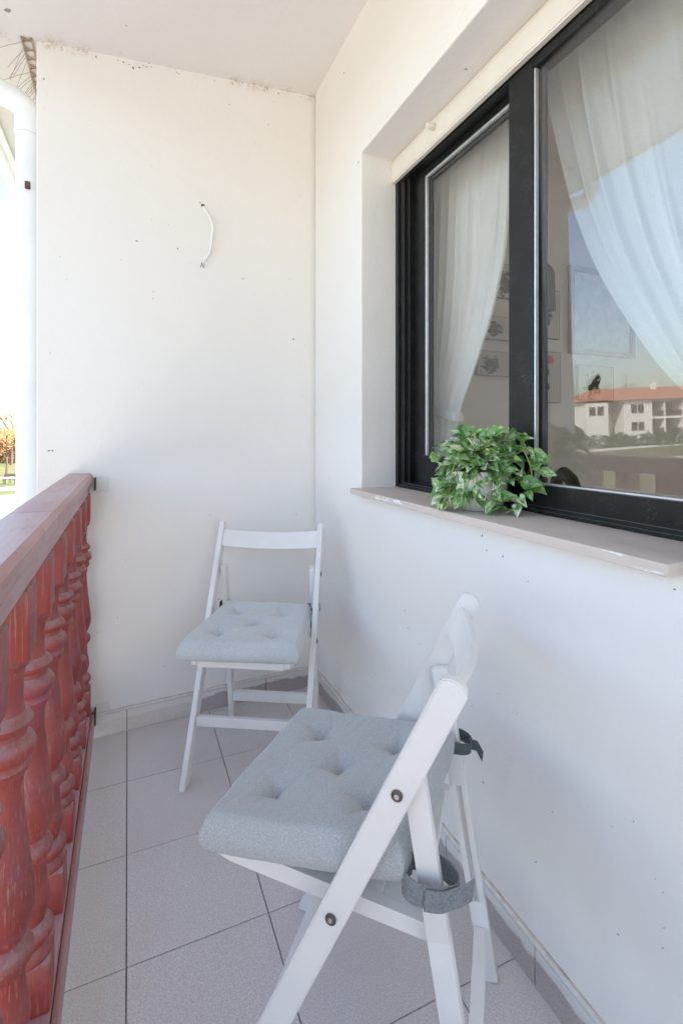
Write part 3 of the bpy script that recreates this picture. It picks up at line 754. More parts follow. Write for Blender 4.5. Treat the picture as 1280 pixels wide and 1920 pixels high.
# ------------------------------------------------------------------ tufted seat pads
def cushion(chl, a, corners, zb, th, tilt, label, seed, straps, mat='fabric'):
    """corners: front-left, front-right, back-right, back-left in chair coordinates (lx, t)"""
    x0, y0 = chl
    cx = sum(c[0] for c in corners) / 4; cy = sum(c[1] for c in corners) / 4
    wx = x0 + cx * math.cos(a) + cy * math.sin(a); wy = y0 - cx * math.sin(a) + cy * math.cos(a)
    e = empty('seat_cushion', (wx, wy, zb), -a); tag(e, label, 'cushion', 'grey seat cushions on the folding chairs')
    cs = [Vector((c[0] - cx, c[1] - cy)) for c in corners]
    def bil(u, v):
        s, t = (u + 1) / 2, (v + 1) / 2
        return (cs[0] * (1 - s) + cs[1] * s) * (1 - t) + (cs[3] * (1 - s) + cs[2] * s) * t
    dimp = [(-.5, -.47), (.48, -.50), (0.0, -.02), (-.47, .47), (.46, .48)]
    N = 84; b = MB(); bm = b.bm; rr = random.Random(seed)
    def rim(u, v):          # round the corners a little
        r = 1 - .022 * (abs(u) * abs(v)) ** 6
        return u * r, v * r
    def hgt(u, v):
        e_ = max(abs(u), abs(v)); h = 1.0
        h *= (1 - max(0, (e_ - .90) / .10) ** 2.8 * .25)
        d_ = 0
        for i, (du, dv) in enumerate(dimp):
            r = math.hypot(u - du, v - dv)
            d_ += 1.0 * math.exp(-r / .066) + .16 * math.exp(-(r / .24) ** 2)
            an = math.atan2(v - dv, u - du)
            d_ += .13 * math.exp(-((r - .15) / .10) ** 2) * (.5 + .5 * math.cos(an * 4 + i * 1.3 + seed)) ** 6
        h -= d_ * .62
        h += .06 * mnoise.noise(Vector((u * 2.2, v * 2.2, seed))) + .015 * mnoise.noise(Vector((u * 9, v * 5, seed + 4)))
        h += .018 * mnoise.noise(Vector((u * 3 + v * 12, v * 4, seed + 8)))
        return h
    grid = []
    for i in range(N + 1):
        row = []
        for j in range(N + 1):
            u, v = -1 + 2 * j / N, -1 + 2 * i / N
            p = bil(*rim(u, v)); row.append(bm.verts.new((p.x, p.y, th * hgt(u, v) + tilt * p.y)))
        grid.append(row)
    for i in range(N):
        for j in range(N): bm.faces.new([grid[i][j], grid[i][j + 1], grid[i + 1][j + 1], grid[i + 1][j]])
    loop = [grid[0][j] for j in range(N)] + [grid[i][N] for i in range(N)] + [grid[N][j] for j in range(N, 0, -1)] + [grid[i][0] for i in range(N, 0, -1)]
    prev = loop
    for f, bul in ((.42, .006), (.30, .0085), (.16, .007), (.10, .0045), (.0, .0)):
        ring = []
        for q in loop:
            d = Vector((q.co.x, q.co.y, 0)).normalized(); zt_ = q.co.z
            base = tilt * q.co.y
            w_ = .0016 * mnoise.noise(Vector((q.co.x * 60, q.co.y * 60, f * 9)))
            ring.append(bm.verts.new((q.co.x + d.x * (bul + w_), q.co.y + d.y * (bul + w_), base + (zt_ - base) * f / .58 if f > 0 else base)))
        for i in range(len(loop)):
            k_ = (i + 1) % len(loop); bm.faces.new([prev[k_], prev[i], ring[i], ring[k_]])
        prev = ring
    bm.faces.new(prev)
    o = b.build('pad', mat, e, True)
    # piping seam round the lower edge
    sm = MB(); pts = [Vector((v.co.x, v.co.y, v.co.z)) for v in []]
    for i, (du, dv) in enumerate(dimp):
        p = bil(du, dv); z = th * hgt(du, dv) + tilt * p.y
        t_ = MB(); t_.lathe([(.0005, -.001), (.0042, -.0005), (.0042, .0008), (.0005, .0016)], (p.x, p.y, z + .0005), 10); t_.build('tuft', 'strap_dark', o)
    for (pts, w, mat, wd) in straps:
        q = [Vector((c[0] - cx, c[1] - cy, c[2] - zb)) for c in pts]
        soft(MB().ribbon(q, wd, w, .0022).build('tie_strap', mat, e), 60)
    return e
def leg_t(z): return TR + (TA - TR) * z / ZA
def loop_strap(s, z, r0, r1, n=16, tail=None, start=None):
    c = Vector((s * .1705, leg_t(z), z)); pts = []
    if start: pts.append(start)
    for i in range(n + 1):
        an = 2 * math.pi * i / n * .92 - math.pi * .72
        pts.append((c.x + (r0 * math.cos(an)) * s, c.y + r1 * math.sin(an), z - .004 * math.sin(an * 2)))
    if tail: pts += tail
    return pts
def ring_strap(s, z, rx, ry, a0, a1, n=20, wob=.003):
    out = []
    for i in range(n + 1):
        an = a0 + (a1 - a0) * i / n
        out.append((s * (.1705 + rx * math.cos(an)), leg_t(z) + ry * math.sin(an), z + wob * math.sin(an * 2 + 1)))
    return out
cushion((.2653, .9716), A2, [(-.185, -.015), (.183, -.045), (.178, .300), (-.150, .345)], .447, .060, .10, 'grey tufted seat cushion on the chair nearest the camera', 2.0,
        [([(.140, .275, .475)] + ring_strap(1, .472, .030, .040, -2.3, 2.9) + [(.145, .285, .478)], .034, 'strap_grey', (0, .1, 1)),
         (ring_strap(1, .470, .0335, .044, -.1, .9, 8)[:6] + [(.196, .388, .486), (.190, .402, .494)], .031, 'strap_grey', (0, .1, 1)),
         ([(-.140, .325, .485)] + ring_strap(-1, .478, .026, .040, -2.3, 2.9) + [(-.146, .33, .480)], .024, 'strap_dark', (0, .1, 1)),
         ([(-.1705, .372, .480), (-.176, .390, .474), (-.172, .402, .456)], .022, 'strap_dark', (.1, .1, 1))])
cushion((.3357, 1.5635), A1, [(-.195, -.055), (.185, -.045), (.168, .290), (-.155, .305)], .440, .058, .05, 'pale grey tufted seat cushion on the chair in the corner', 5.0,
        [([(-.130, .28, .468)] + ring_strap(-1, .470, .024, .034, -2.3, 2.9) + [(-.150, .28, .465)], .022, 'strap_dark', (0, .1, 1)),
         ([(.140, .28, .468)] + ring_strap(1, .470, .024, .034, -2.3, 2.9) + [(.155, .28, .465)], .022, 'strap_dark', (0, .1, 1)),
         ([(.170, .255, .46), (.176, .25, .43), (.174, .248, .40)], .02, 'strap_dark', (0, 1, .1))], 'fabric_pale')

# ------------------------------------------------------------------ balustrade
bal = empty('balustrade', (-.16, 0, 0)); tag(bal, 'weathered red wooden balustrade with turned balusters and a pink rail', 'railing')
bo = Vector(bal.location); Y0, Y1 = -2.1, 2.045
XI, XO = -.119, -.204
sec = [(XI - .009, .987), (XO + .006, .987), (XO, .981), (XO, .956), (XI - .001, .956), (XI, .960), (XI, .978)]
for ya, yb in ((Y0, 1.0672), (1.0690, Y1 + .012)):          # two lengths of rail butted together
    MB().poly_prism([(x - bo.x, ya, z) for x, z in sec], (0, yb - ya, 0)).build('top_rail', 'rail', bal)
MB().box((XI - .011 - bo.x, Y0, .914), (XI - .070 - bo.x, Y1 + .010, .9557), .003).build('sub_rail', 'rail', bal)
MB().box((XI - .006 - bo.x, Y0, .050), (XI - .082 - bo.x, Y1 + .010, .117), .003).build('bottom_rail', 'rail', bal)
MB().box((XI + .006 - bo.x, Y0, .046), (XI - .0055 - bo.x, Y1 + .010, .100), .003).build('rail_strip', 'rail', bal)
prof = [(.018, .820), (.032, .818), (.035, .808), (.031, .800), (.027, .797), (.0245, .780), (.0235, .750), (.026, .735), (.033, .729), (.0365, .722), (.034, .714), (.028, .710),
        (.029, .703), (.036, .697), (.0405, .687), (.039, .678), (.032, .671), (.0315, .666), (.034, .660), (.031, .652), (.025, .644), (.0235, .628), (.0245, .600), (.028, .560), (.033, .515), (.0375, .478), (.0385, .458), (.037, .442),
        (.031, .424), (.0255, .414), (.0265, .408), (.033, .402), (.0375, .392), (.036, .382), (.030, .374), (.0265, .366), (.026, .350), (.028, .330), (.0315, .308), (.033, .296), (.030, .280), (.0255, .270), (.025, .264),
        (.032, .258), (.0385, .248), (.0385, .240), (.033, .231), (.030, .226), (.033, .218), (.037, .208), (.036, .203), (.018, .200)]
def baluster_mesh():
    b = MB(); b.lathe(prof, (0, 0, 0), 28)
    h = .036
    def block(z0, z1, chz, up):
        # square block with its corners cut towards the turning
        v = [(-h, -h, z0), (h, -h, z0), (h, h, z0), (-h, h, z0), (-h, -h, z1), (h, -h, z1), (h, h, z1), (-h, h, z1)]
        b.hexa(v, .0035, 2)
    block(.815, .9135, .01, 0); block(.1175, .2045, .01, 1)
    return b.mesh('baluster', 'red')
bmsh = baluster_mesh()
for p in bmsh.polygons: p.use_smooth = True
bmsh.set_sharp_from_angle(angle=R(38))
yy = 2.025
while yy > -2.0:
    o = add('baluster', bmsh, bal); o.location = (-.1615 - bo.x, yy, 0); o.rotation_euler = (0, 0, R(90) * rnd.randint(0, 3) + R(rnd.uniform(-1.5, 1.5))); yy -= .198
for z0, z1 in ((.925, .970), (.060, .112)):
    b = MB(); b.box((-.113 - bo.x, 2.028, z0), (-.108 - bo.x, wall_y(-.11) - .001, z1), .001)
    b.build('bracket', 'rust', bal)
def patch(x0, x1, z0, z1, seed, label):
    r_ = random.Random(seed); pts = []
    for i in range(26):
        t_ = 2 * math.pi * i / 26; c_, s_ = math.cos(t_), math.sin(t_); k_ = max(abs(c_), abs(s_)); rr = 1 + r_.uniform(-.07, .07)
        x = (x0 + x1) / 2 + (x1 - x0) / 2 * c_ / k_ * rr; z = (z0 + z1) / 2 + (z1 - z0) / 2 * s_ / k_ * rr
        pts.append((x, wall_y(x) - .0022, z))
    o = MB().poly_prism(pts, (0, .0020, 0)).build('mortar_patch', 'patch_plaster', bw); o['label'] = label; return o
patch(-.112, -.064, .913, .975, 1, 'rough mortar patch beside the top rail end')
patch(-.112, -.062, .055, .122, 2, 'rough mortar patch beside the bottom rail end')

# small dirt flecks and insect marks sitting on the plaster
def flecks(parent, spots, to3d, nrm, u_ax, v_ax):
    b = MB(); r_ = random.Random(len(spots))
    for (x, y, sz) in spots:
        c = to3d(x, y); n = r_.randint(6, 9); st = r_.uniform(.6, 1.7); rot = r_.uniform(0, 3.1); pts = []
        for i in range(n):
            t_ = 2 * math.pi * i / n; k_ = sz * r_.uniform(.55, 1.2); p_, q_ = k_ * math.cos(t_) * st, k_ * math.sin(t_) / st
            pts.append(c + u_ax * (p_ * math.cos(rot) - q_ * math.sin(rot)) + v_ax * (p_ * math.sin(rot) + q_ * math.cos(rot)) + nrm * .0003)
        b.poly_prism(pts, nrm * .0006)
    o = b.build('dirt_flecks', 'fleck', parent); o['kind'] = 'stuff'; return o
rf = random.Random(5)
sp1 = [(83, 148, .0028), (430, 196, .002), (503, 234, .003), (257, 452, .0035), (333, 466, .003), (288, 547, .0022), (287, 560, .0018), (550, 636, .005), (456, 523, .003), (228, 487, .0018), (250, 128, .005), (262, 127, .004), (358, 134, .003), (280, 119, .0025), (442, 150, .003), (92, 845, .004), (99, 845, .003), (376, 380, .003)]
sp1 += [(rf.uniform(80, 585), rf.uniform(150, 1250), rf.uniform(.0008, .0018)) for _ in range(46)]
for k_ in range(26):
    x_ = rf.uniform(100, 585); sp1.append((x_, 70 + (x_ - 70) * .206 + rf.uniform(4, 16), rf.uniform(.001, .003)))
def on_back(px, py):
    d = ray(px, py); k_ = WY0 / (d.y - WSL * d.x); return Vector((0, 0, HCAM)) + d * k_
nb = Vector((WSL, -1, 0)).normalized()
flecks(bw, [q for q in sp1 if -.29 < on_back(q[0], q[1]).x < WX - .02], on_back, nb, Vector((1, WSL, 0)).normalized(), Vector((0, 0, 1)))
sp2 = [(903, 1005, .003), (912, 1032, .0016), (942, 1043, .002), (759, 1145, .0022), (765, 1178, .002), (705, 1265, .0018), (906, 1467, .0022), (1004, 1616, .0018), (672, 305, .003), (645, 137, .004), (1264, 1105, .0018), (1070, 1835, .0028), (990, 1090, .0015), (1158, 1752, .0014), (1187, 1540, .0012)]
sp2 += [(rf.uniform(610, 1270), rf.uniform(1100, 1800), rf.uniform(.0006, .0014)) for _ in range(30)]
def ok2(q):
    p = at_x(q[0], q[1], WX); return .1 < p.z < 2.6 and not (OY0 < p.y < OY1 and OZ0 < p.z < OZ1) and p.y < 2.09
flecks(ww, [q for q in sp2 if ok2(q)], lambda x, y: at_x(x, y, WX), Vector((-1, 0, 0)), Vector((0, 1, 0)), Vector((0, 0, 1)))

# ------------------------------------------------------------------ drainpipe with elbow
dp = empty('drainpipe', (-.343, 2.165, GZ)); do = Vector(dp.location)
tag(dp, 'white plastic drainpipe with an elbow at the wall end', 'pipe')
pr_ = .0385; px_, py_ = -.343, 2.165
def rel(pts): return [Vector(p) - do for p in pts]
soft(MB().tube(rel([(px_, py_, GZ), (px_, py_, 2.295)]), pr_, 28).build('pipe', 'white_pvc', dp))
el = [(px_, py_, 2.25)]
for i in range(13):
    t_ = R(72) * i / 12; el.append((px_ - .075 + .075 * math.cos(t_), py_, 2.305 + .075 * math.sin(t_)))
dvec = Vector((-math.sin(R(72)), 0, math.cos(R(72))))
el.append(tuple(Vector(el[-1]) + dvec * .05))
soft(MB().tube(rel(el), pr_ + .0035, 28).build('elbow', 'white_pvc', dp), 50)
e2 = Vector(el[-1])
soft(MB().tube(rel([e2 - dvec * .03, e2 + dvec * .10, e2 + dvec * .10 + Vector((-.05, 0, .06)), e2 + dvec * .10 + Vector((-.05, 0, .12))]), pr_, 28).build('offset_pipe', 'white_pvc', dp), 50)
soft(MB().tube(rel([(px_, py_, 2.246), (px_, py_, 2.262)]), pr_ + .0055, 28).build('collar', 'white_pvc', dp))
soft(MB().tube(rel([(px_, py_, 2.035), (px_, py_, 2.052)]), pr_ + .002, 28).build('clip_band', 'white_pvc', dp))
MB().box(Vector((-.345, py_ - pr_ - .012, 2.030)) - do, Vector((-.328, py_ - pr_ - .001, 2.056)) - do, .002).build('clip_screw', 'rust', dp)

# ------------------------------------------------------------------ bird spike strip under the soffit
sp = empty('bird_spikes', (-.343, 2.2, ceil_z(-.343))); so = Vector(sp.location)
tag(sp, 'strip of wire bird spikes fixed under the soffit by the pipe', 'bird spikes')
b = MB()
for xx in (-.344, -.314):
    b.box(Vector((xx - .003, 2.05, ceil_z(xx) - .006)) - so, Vector((xx + .003, 2.55, ceil_z(xx) - .0012)) - so)
for i in range(22):
    y_ = 2.05 + i * .0238; b.bar(Vector((-.343, y_, ceil_z(-.343) - .004)) - so, Vector((-.315, y_ + .016 * (-1) ** i, ceil_z(-.329) - .004)) - so, (0, 1, 0), .004, .003)
b.build('base_strip', 'wire', sp)
for i in range(26):
    y_ = 2.07 + i * .018; an = R(rnd.uniform(-38, 4)) if i % 9 else R(-60); ln = rnd.uniform(.09, .13); x_ = -.343 if an < -.3 else -.32
    p0 = Vector((x_, y_, ceil_z(x_) - .006)); dr = Vector((math.sin(an), rnd.uniform(-.2, .3), -math.cos(an))).normalized()
    MB().tube([p0 - so, p0 + dr * ln * .5 - so, p0 + dr * ln + Vector((0, 0, -.004)) - so], .0007, 5).build('spike', 'wire', sp)

# ------------------------------------------------------------------ loose cable on the end wall
cb = empty('loose_cable', (.30, wall_y(.30), 1.82)); co = Vector(cb.location); tag(cb, 'short loose white cable stub hanging from a hole in the end wall', 'cable')
cp = [(.284, 2.062, .0), (.288, 2.052, .006), (.303, 2.028, .012), (.316, 2.000, .013), (.320, 1.975, .012), (.317, 1.940, .011), (.313, 1.905, .010), (.306, 1.870, .011), (.293, 1.848, .012), (.283, 1.838, .012), (.281, 1.828, .010)]
soft(MB().tube([Vector((x, wall_y(x) - d_ - .003, z)) - co for x, z, d_ in cp], .0052, 10).build('sheath', 'white_pvc', cb), 60)
for dx in (-.004, .003):
    x, z = .280 + dx, 1.828
    soft(MB().tube([Vector((x, wall_y(x) - .012, z + .004)) - co, Vector((x - .002, wall_y(x) - .011, z - .010)) - co, Vector((x + dx, wall_y(x) - .009, z - .016)) - co], .0016, 6).build('wire_end', 'rubber', cb))
hp = []
for i in range(14):
    t_ = 2 * math.pi * i / 14; r_ = .0075 * rnd.uniform(.7, 1.25); x = .282 + r_ * math.cos(t_); hp.append((x - co.x, wall_y(x) - .0008 - co.y, 2.066 + r_ * math.sin(t_) - co.z))
MB().poly_prism(hp, (0, .0006, 0)).build('hole_rim', 'rubber', cb)

# ------------------------------------------------------------------ potted plant on the sill
PC = Vector((.838, 1.045, .937))
pp = empty('potted_plant', PC); tag(pp, 'variegated trailing plant in a cream pot on the stone sill', 'plant')
prof = [(.0, .0), (.046, .0), (.053, .003), (.061, .018), (.067, .040), (.070, .065), (.0705, .092), (.0715, .094), (.0715, .100), (.0685, .1005), (.066, .096), (.065, .080), (.0, .080)]
b = MB(); seg = 64; rings = []
for r, z in prof[1:-1]:
    ring = []
    for i in range(seg):
        t_ = 2 * math.pi * i / seg; rr = r + (.0006 * math.cos(i * math.pi) if .01 < z < .09 and r > .05 else 0)
        ring.append(b.bm.verts.new((rr * math.cos(t_), rr * math.sin(t_), z)))
    rings.append(ring)
for a_, b_ in zip(rings, rings[1:]):
    for i in range(seg): b.bm.faces.new([a_[i], a_[(i + 1) % seg], b_[(i + 1) % seg], b_[i]])
b.bm.faces.new(rings[0][::-1])
pot = soft(b.build('pot', 'pot', pp), 50)
MB().lathe([(.001, .078), (.030, .084), (.0645, .080)], (0, 0, 0), 24, False).build('soil', 'soil', pot)
def leaf_mesh(i, w, fold, curl):
    b = MB(); bm = b.bm; L = 1.0
    st = [(0, .0), (.05, .20), (.18, .37), (.38, .42), (.58, .34), (.78, .19), (.92, .07), (1.0, 0)]
    mid, lf, rt = [], [], []
    for t_, hw_ in st:
        z = -curl * t_ * t_ + .05 * math.sin(t_ * 5 + i); y_ = t_
        mid.append(bm.verts.new((0, y_, z)))
        if hw_ > 0:
            lf.append(bm.verts.new((-hw_ * w, y_ - (.10 if t_ < .1 else 0), z + fold * hw_ + .03 * math.sin(t_ * 9 + i))))
            rt.append(bm.verts.new((hw_ * w, y_ - (.10 if t_ < .1 else 0), z + fold * hw_ + .03 * math.cos(t_ * 8 + i))))
    for side, fl_ in ((lf, False), (rt, True)):
        fs = [[mid[0], mid[1], side[0]], [mid[-2], mid[-1], side[-1]]]
        for k_ in range(len(side) - 1): fs.append([mid[k_ + 1], mid[k_ + 2], side[k_ + 1], side[k_]])
        for f in fs: bm.faces.new(f if fl_ else f[::-1])
    for v_ in bm.verts: v_.co *= .05
    bmesh.ops.recalc_face_normals(bm, faces=bm.faces)
    me = bpy.data.meshes.new('leaf'); bm.to_mesh(me); bm.free(); me.materials.append(M['leaf'])
    for p in me.polygons: p.use_smooth = True
    return me
leaves = [leaf_mesh(i, rnd.uniform(.80, 1.05), rnd.uniform(.25, .75), rnd.uniform(.1, .55)) for i in range(7)]
rp = random.Random(21)
XMAX = .905 - PC.x
def put_leaf(p, out, size, nleaf):
    p = Vector(p); out = Vector(out).normalized()
    yv = (out + Vector((rp.uniform(-.8, .8), rp.uniform(-.8, .8), rp.uniform(-.8, .45)))).normalized()
    zv = (Vector((-.55, -.45, .75)) + Vector((rp.uniform(-.8, .8), rp.uniform(-.8, .8), rp.uniform(-.5, .4)))).normalized()
    xv = yv.cross(zv).normalized(); zv = xv.cross(yv)
    tip = p + yv * .05 * size
    if tip.x > XMAX - .004: tip_x = XMAX - .004; yv = (yv + Vector(((tip_x - tip.x) / (.05 * size), 0, 0))).normalized(); xv = yv.cross(zv).normalized(); zv = xv.cross(yv)
    p.x = min(p.x, XMAX - .006)
    o = add('leaf', leaves[nleaf % len(leaves)], pp)
    m_ = Matrix((xv, yv, zv)).transposed().to_4x4(); m_.translation = p
    o.matrix_basis = m_ @ Matrix.Diagonal((size, size, size, 1))
def vine(pts, n, size, r=.0013):
    pts = [Vector(p) for p in pts]; cr_ = []
    P_ = [pts[0]] + pts + [pts[-1]]
    for i in range(1, len(P_) - 2):
        for k_ in range(6):
            t_ = k_ / 6; a_, b_, c_, d_ = P_[i - 1], P_[i], P_[i + 1], P_[i + 2]
            cr_.append(.5 * ((2 * b_) + (c_ - a_) * t_ + (2 * a_ - 5 * b_ + 4 * c_ - d_) * t_ ** 2 + (3 * b_ - a_ - 3 * c_ + d_) * t_ ** 3))
    cr_.append(pts[-1])
    for q in cr_: q.x = min(q.x, XMAX - .004)
    soft(MB().tube(cr_, r, 5).build('stem', 'stem', pp), 80)
    for i in range(n):
        k_ = int((.22 + .78 * (i + rp.random()) / n) * (len(cr_) - 1)); q = cr_[min(k_, len(cr_) - 1)]
        out = (q - Vector((0, 0, .09))); out.z *= .6
        side = Vector((rp.uniform(-1, 1), rp.uniform(-1, 1), rp.uniform(-.2, .6)))
        put_leaf(q + side * .006, out.normalized() * .8 + side * .5, size * rp.uniform(.55, 1.25), rp.randint(0, 99))
RR = Vector((CT, -ST, 0)); FF = Vector((ST, CT, 0))           # picture-right and depth, for laying the vines out
for i in range(52):
    an = 2 * math.pi * i / 52 + rp.uniform(-.15, .15); el_ = rp.uniform(.15, 1.35)
    d = Vector((math.cos(an) * math.cos(el_), math.sin(an) * math.cos(el_), math.sin(el_)))
    if d.dot(RR) > .35 and i % 3: continue
    rad = rp.uniform(.07, .135); top = Vector((0, 0, .085)) + RR * .012 + Vector((d.x, d.y, d.z * .95)) * rad
    if top.x > .045: top.x = .045
    s0 = Vector((d.x * .03, d.y * .03, .082))
    midp = (s0 + top) / 2 + Vector((0, 0, .03))
    end = top + Vector((d.x * .03, d.y * .03, -.02 - .03 * rp.random()))
    vine([s0, midp, top, end], 6, .74)
# trailing runners: left mass hanging to the sill, right runner curving out
for i in range(9):
    o_ = rp.uniform(-.03, .03); k_ = rp.uniform(.8, 1.1)
    vine([(0, .01, .085), tuple(RR * (-.06) + Vector((0, 0, .10 + o_))), tuple(RR * (-.072 * k_) + FF * (o_ * 1.2) + Vector((-.012, 0, .065 + o_))), tuple(RR * (-.078 * k_) + FF * o_ + Vector((-.03, 0, .022 + .01 * rp.random())))], 8, .78)
vine([(.02, -.03, .10), (.045, -.085, .165), (.05, -.125, .125), (.045, -.135, .07), (.02, -.115, .038), (-.03, -.085, .033), (-.06, -.05, .04)], 14, .72, .0016)
vine([(.03, -.05, .12), (.05, -.11, .155), (.05, -.145, .125), (.048, -.165, .100)], 8, .72, .0014)
vine([(.02, -.04, .11), (.04, -.09, .19), (.045, -.12, .16)], 8, .72, .0014)
vine([(.035, -.13, .05), (.01, -.125, .022), (-.015, -.115, .006)], 4, .68, .0013)
for i in range(5):
    a_ = rp.uniform(-.06, .02); dn = rp.uniform(.01, .05)
    q_ = RR * a_ - FF * .075
    vine([tuple(RR * a_ * .5 - FF * .02 + Vector((0, 0, .09))), tuple(q_ * .85 + Vector((0, 0, .115))), tuple(q_ * 1.08 + Vector((0, 0, .085))), tuple(q_ * 1.12 + Vector((0, 0, .02 + dn)))], 6, .70)
vine([(-.02, -.02, .09), (-.06, -.03, .085), (-.075, -.035, .05), (-.078, -.04, .03)], 7, .85)

# ------------------------------------------------------------------ world beyond: seen at the left edge and mirrored in the right pane
def foliage(name, mat, parent, centers, count, leafsize, seed):
    r_ = random.Random(seed); b = MB(); bm = b.bm
    for i in range(count):
        c_, rad = centers[r_.randrange(len(centers))]
        while True:
            d = Vector((r_.uniform(-1, 1), r_.uniform(-1, 1), r_.uniform(-1, 1)))
            if d.length < 1: break
        p = Vector(c_) + Vector((d.x * rad[0], d.y * rad[1], d.z * rad[2]))
        a_ = Vector((r_.uniform(-1, 1), r_.uniform(-1, 1), r_.uniform(-1, 1))).normalized(); c2 = a_.orthogonal().normalized(); s_ = leafsize * r_.uniform(.6, 1.4)
        bm.faces.new([bm.verts.new(p + a_ * s_), bm.verts.new(p + c2 * s_ * .5), bm.verts.new(p - a_ * s_), bm.verts.new(p - c2 * s_ * .5)])
    me = bpy.data.meshes.new(name); bm.to_mesh(me); bm.free(); me.materials.append(M[mat])
    return add(name, me, parent)
def bare_tree(loc, h, seed, label, leaf_mat='twig_leaf', nleaf=1400, spread=.28, group='trees on the lawn'):
    r_ = random.Random(seed); e = empty('bare_tree', loc); tag(e, label, 'tree', group)
    b = MB(); tips = []
    b.tube([(0, 0, -.05), (.02 * h * .2, 0, h * .2), (0, .02 * h * .2, h * .38)], [h * .022, h * .017, h * .012], 8)
    def grow(p, d, ln, r, dep):
        q = p + d * ln; mid = (p + q) / 2 + Vector((r_.uniform(-1, 1), r_.uniform(-1, 1), 0)) * ln * .06
        b.tube([p, mid, q], [r, r * .8, r * .6], 5, False); tips.append(q)
        if dep:
            for _ in range(3 if dep > 1 else 4):
                nd = (d + Vector((r_.uniform(-1, 1), r_.uniform(-1, 1), r_.uniform(-.3, .6))) * .75).normalized(); grow(q, nd, ln * r_.uniform(.6, .8), r * .6, dep - 1)
    for i in range(5):
        an = 2 * math.pi * i / 5 + r_.random(); grow(Vector((0, 0, h * r_.uniform(.26, .38))), Vector((math.cos(an) * .6, math.sin(an) * .6, 1)).normalized(), h * .2, h * .008, 3)
    b.build('trunk', 'bark', e)
    if nleaf: foliage('crown', leaf_mat, e, [(tuple(t_), (h * .05,) * 3) for t_ in tips], nleaf, h * .018, seed)
    return e
for i, (px, py, h, lab) in enumerate([(13, 893, 5.6, 'orange brown budding tree between the pipe and the picture edge'), (-22, 889, 6.4, 'orange brown budding tree cut by the left picture edge')]):
    p = at_z(px, py, GZ); bare_tree((p.x, p.y, GZ), h, 30 + i, lab, nleaf=2600)
p = at_z(22, 872, GZ); bare_tree((p.x, p.y, GZ), 9.5, 41, 'tall bare tree rising above the others beside the pipe', nleaf=300)
# hedge row far behind
p0 = at_z(-60, 868, GZ); p1 = at_z(60, 868, GZ)
hd = foliage('hedge', 'twig_leaf', None, [((p0.x + (p1.x - p0.x) * i / 14, p0.y + (p1.y - p0.y) * i / 14, GZ + 1.9 + .5 * math.sin(i * 2.1)), (1.6, 1.4, 2.3)) for i in range(15)], 5200, .22, 77)
hd['kind'] = 'stuff'; hd['label'] = 'brown far hedge of winter shrubs behind the lawn'; hd['category'] = 'hedge'
# picnic table and bench on the lawn
p = at_z(2, 914, GZ); t_ = empty('picnic_table', (p.x, p.y, GZ), R(12)); tag(t_, 'white topped picnic table on dark legs at the left picture edge', 'table')
MB().box((-.9, -.38, .70), (.9, .38, .76), .01).build('table_top', 'table_white', t_)
for s in (-1, 1):
    b = MB(); b.bar((s * .6, -.35, 0), (s * .6, .2, .70), (1, 0, 0), .08, .08); b.bar((s * .6, .35, 0), (s * .6, -.2, .70), (1, 0, 0), .08, .08); b.build('trestle', 'dark_rail', t_)
p = at_z(19, 908, GZ); t_ = empty('park_bench', (p.x, p.y, GZ), R(-10)); tag(t_, 'small dark park bench beside the drainpipe edge', 'bench')
MB().box((-.5, -.2, .42), (.5, .2, .46), .01).build('seat', 'dark_rail', t_); MB().box((-.5, .2, .5), (.5, .24, .85), .01).build('backrest', 'dark_rail', t_)
for sx in (-.42, .42):
    for sy in (-.15, .17): MB().box((sx - .03, sy - .03, 0), (sx + .03, sy + .03, .4195)).build('leg', 'dark_rail', t_)

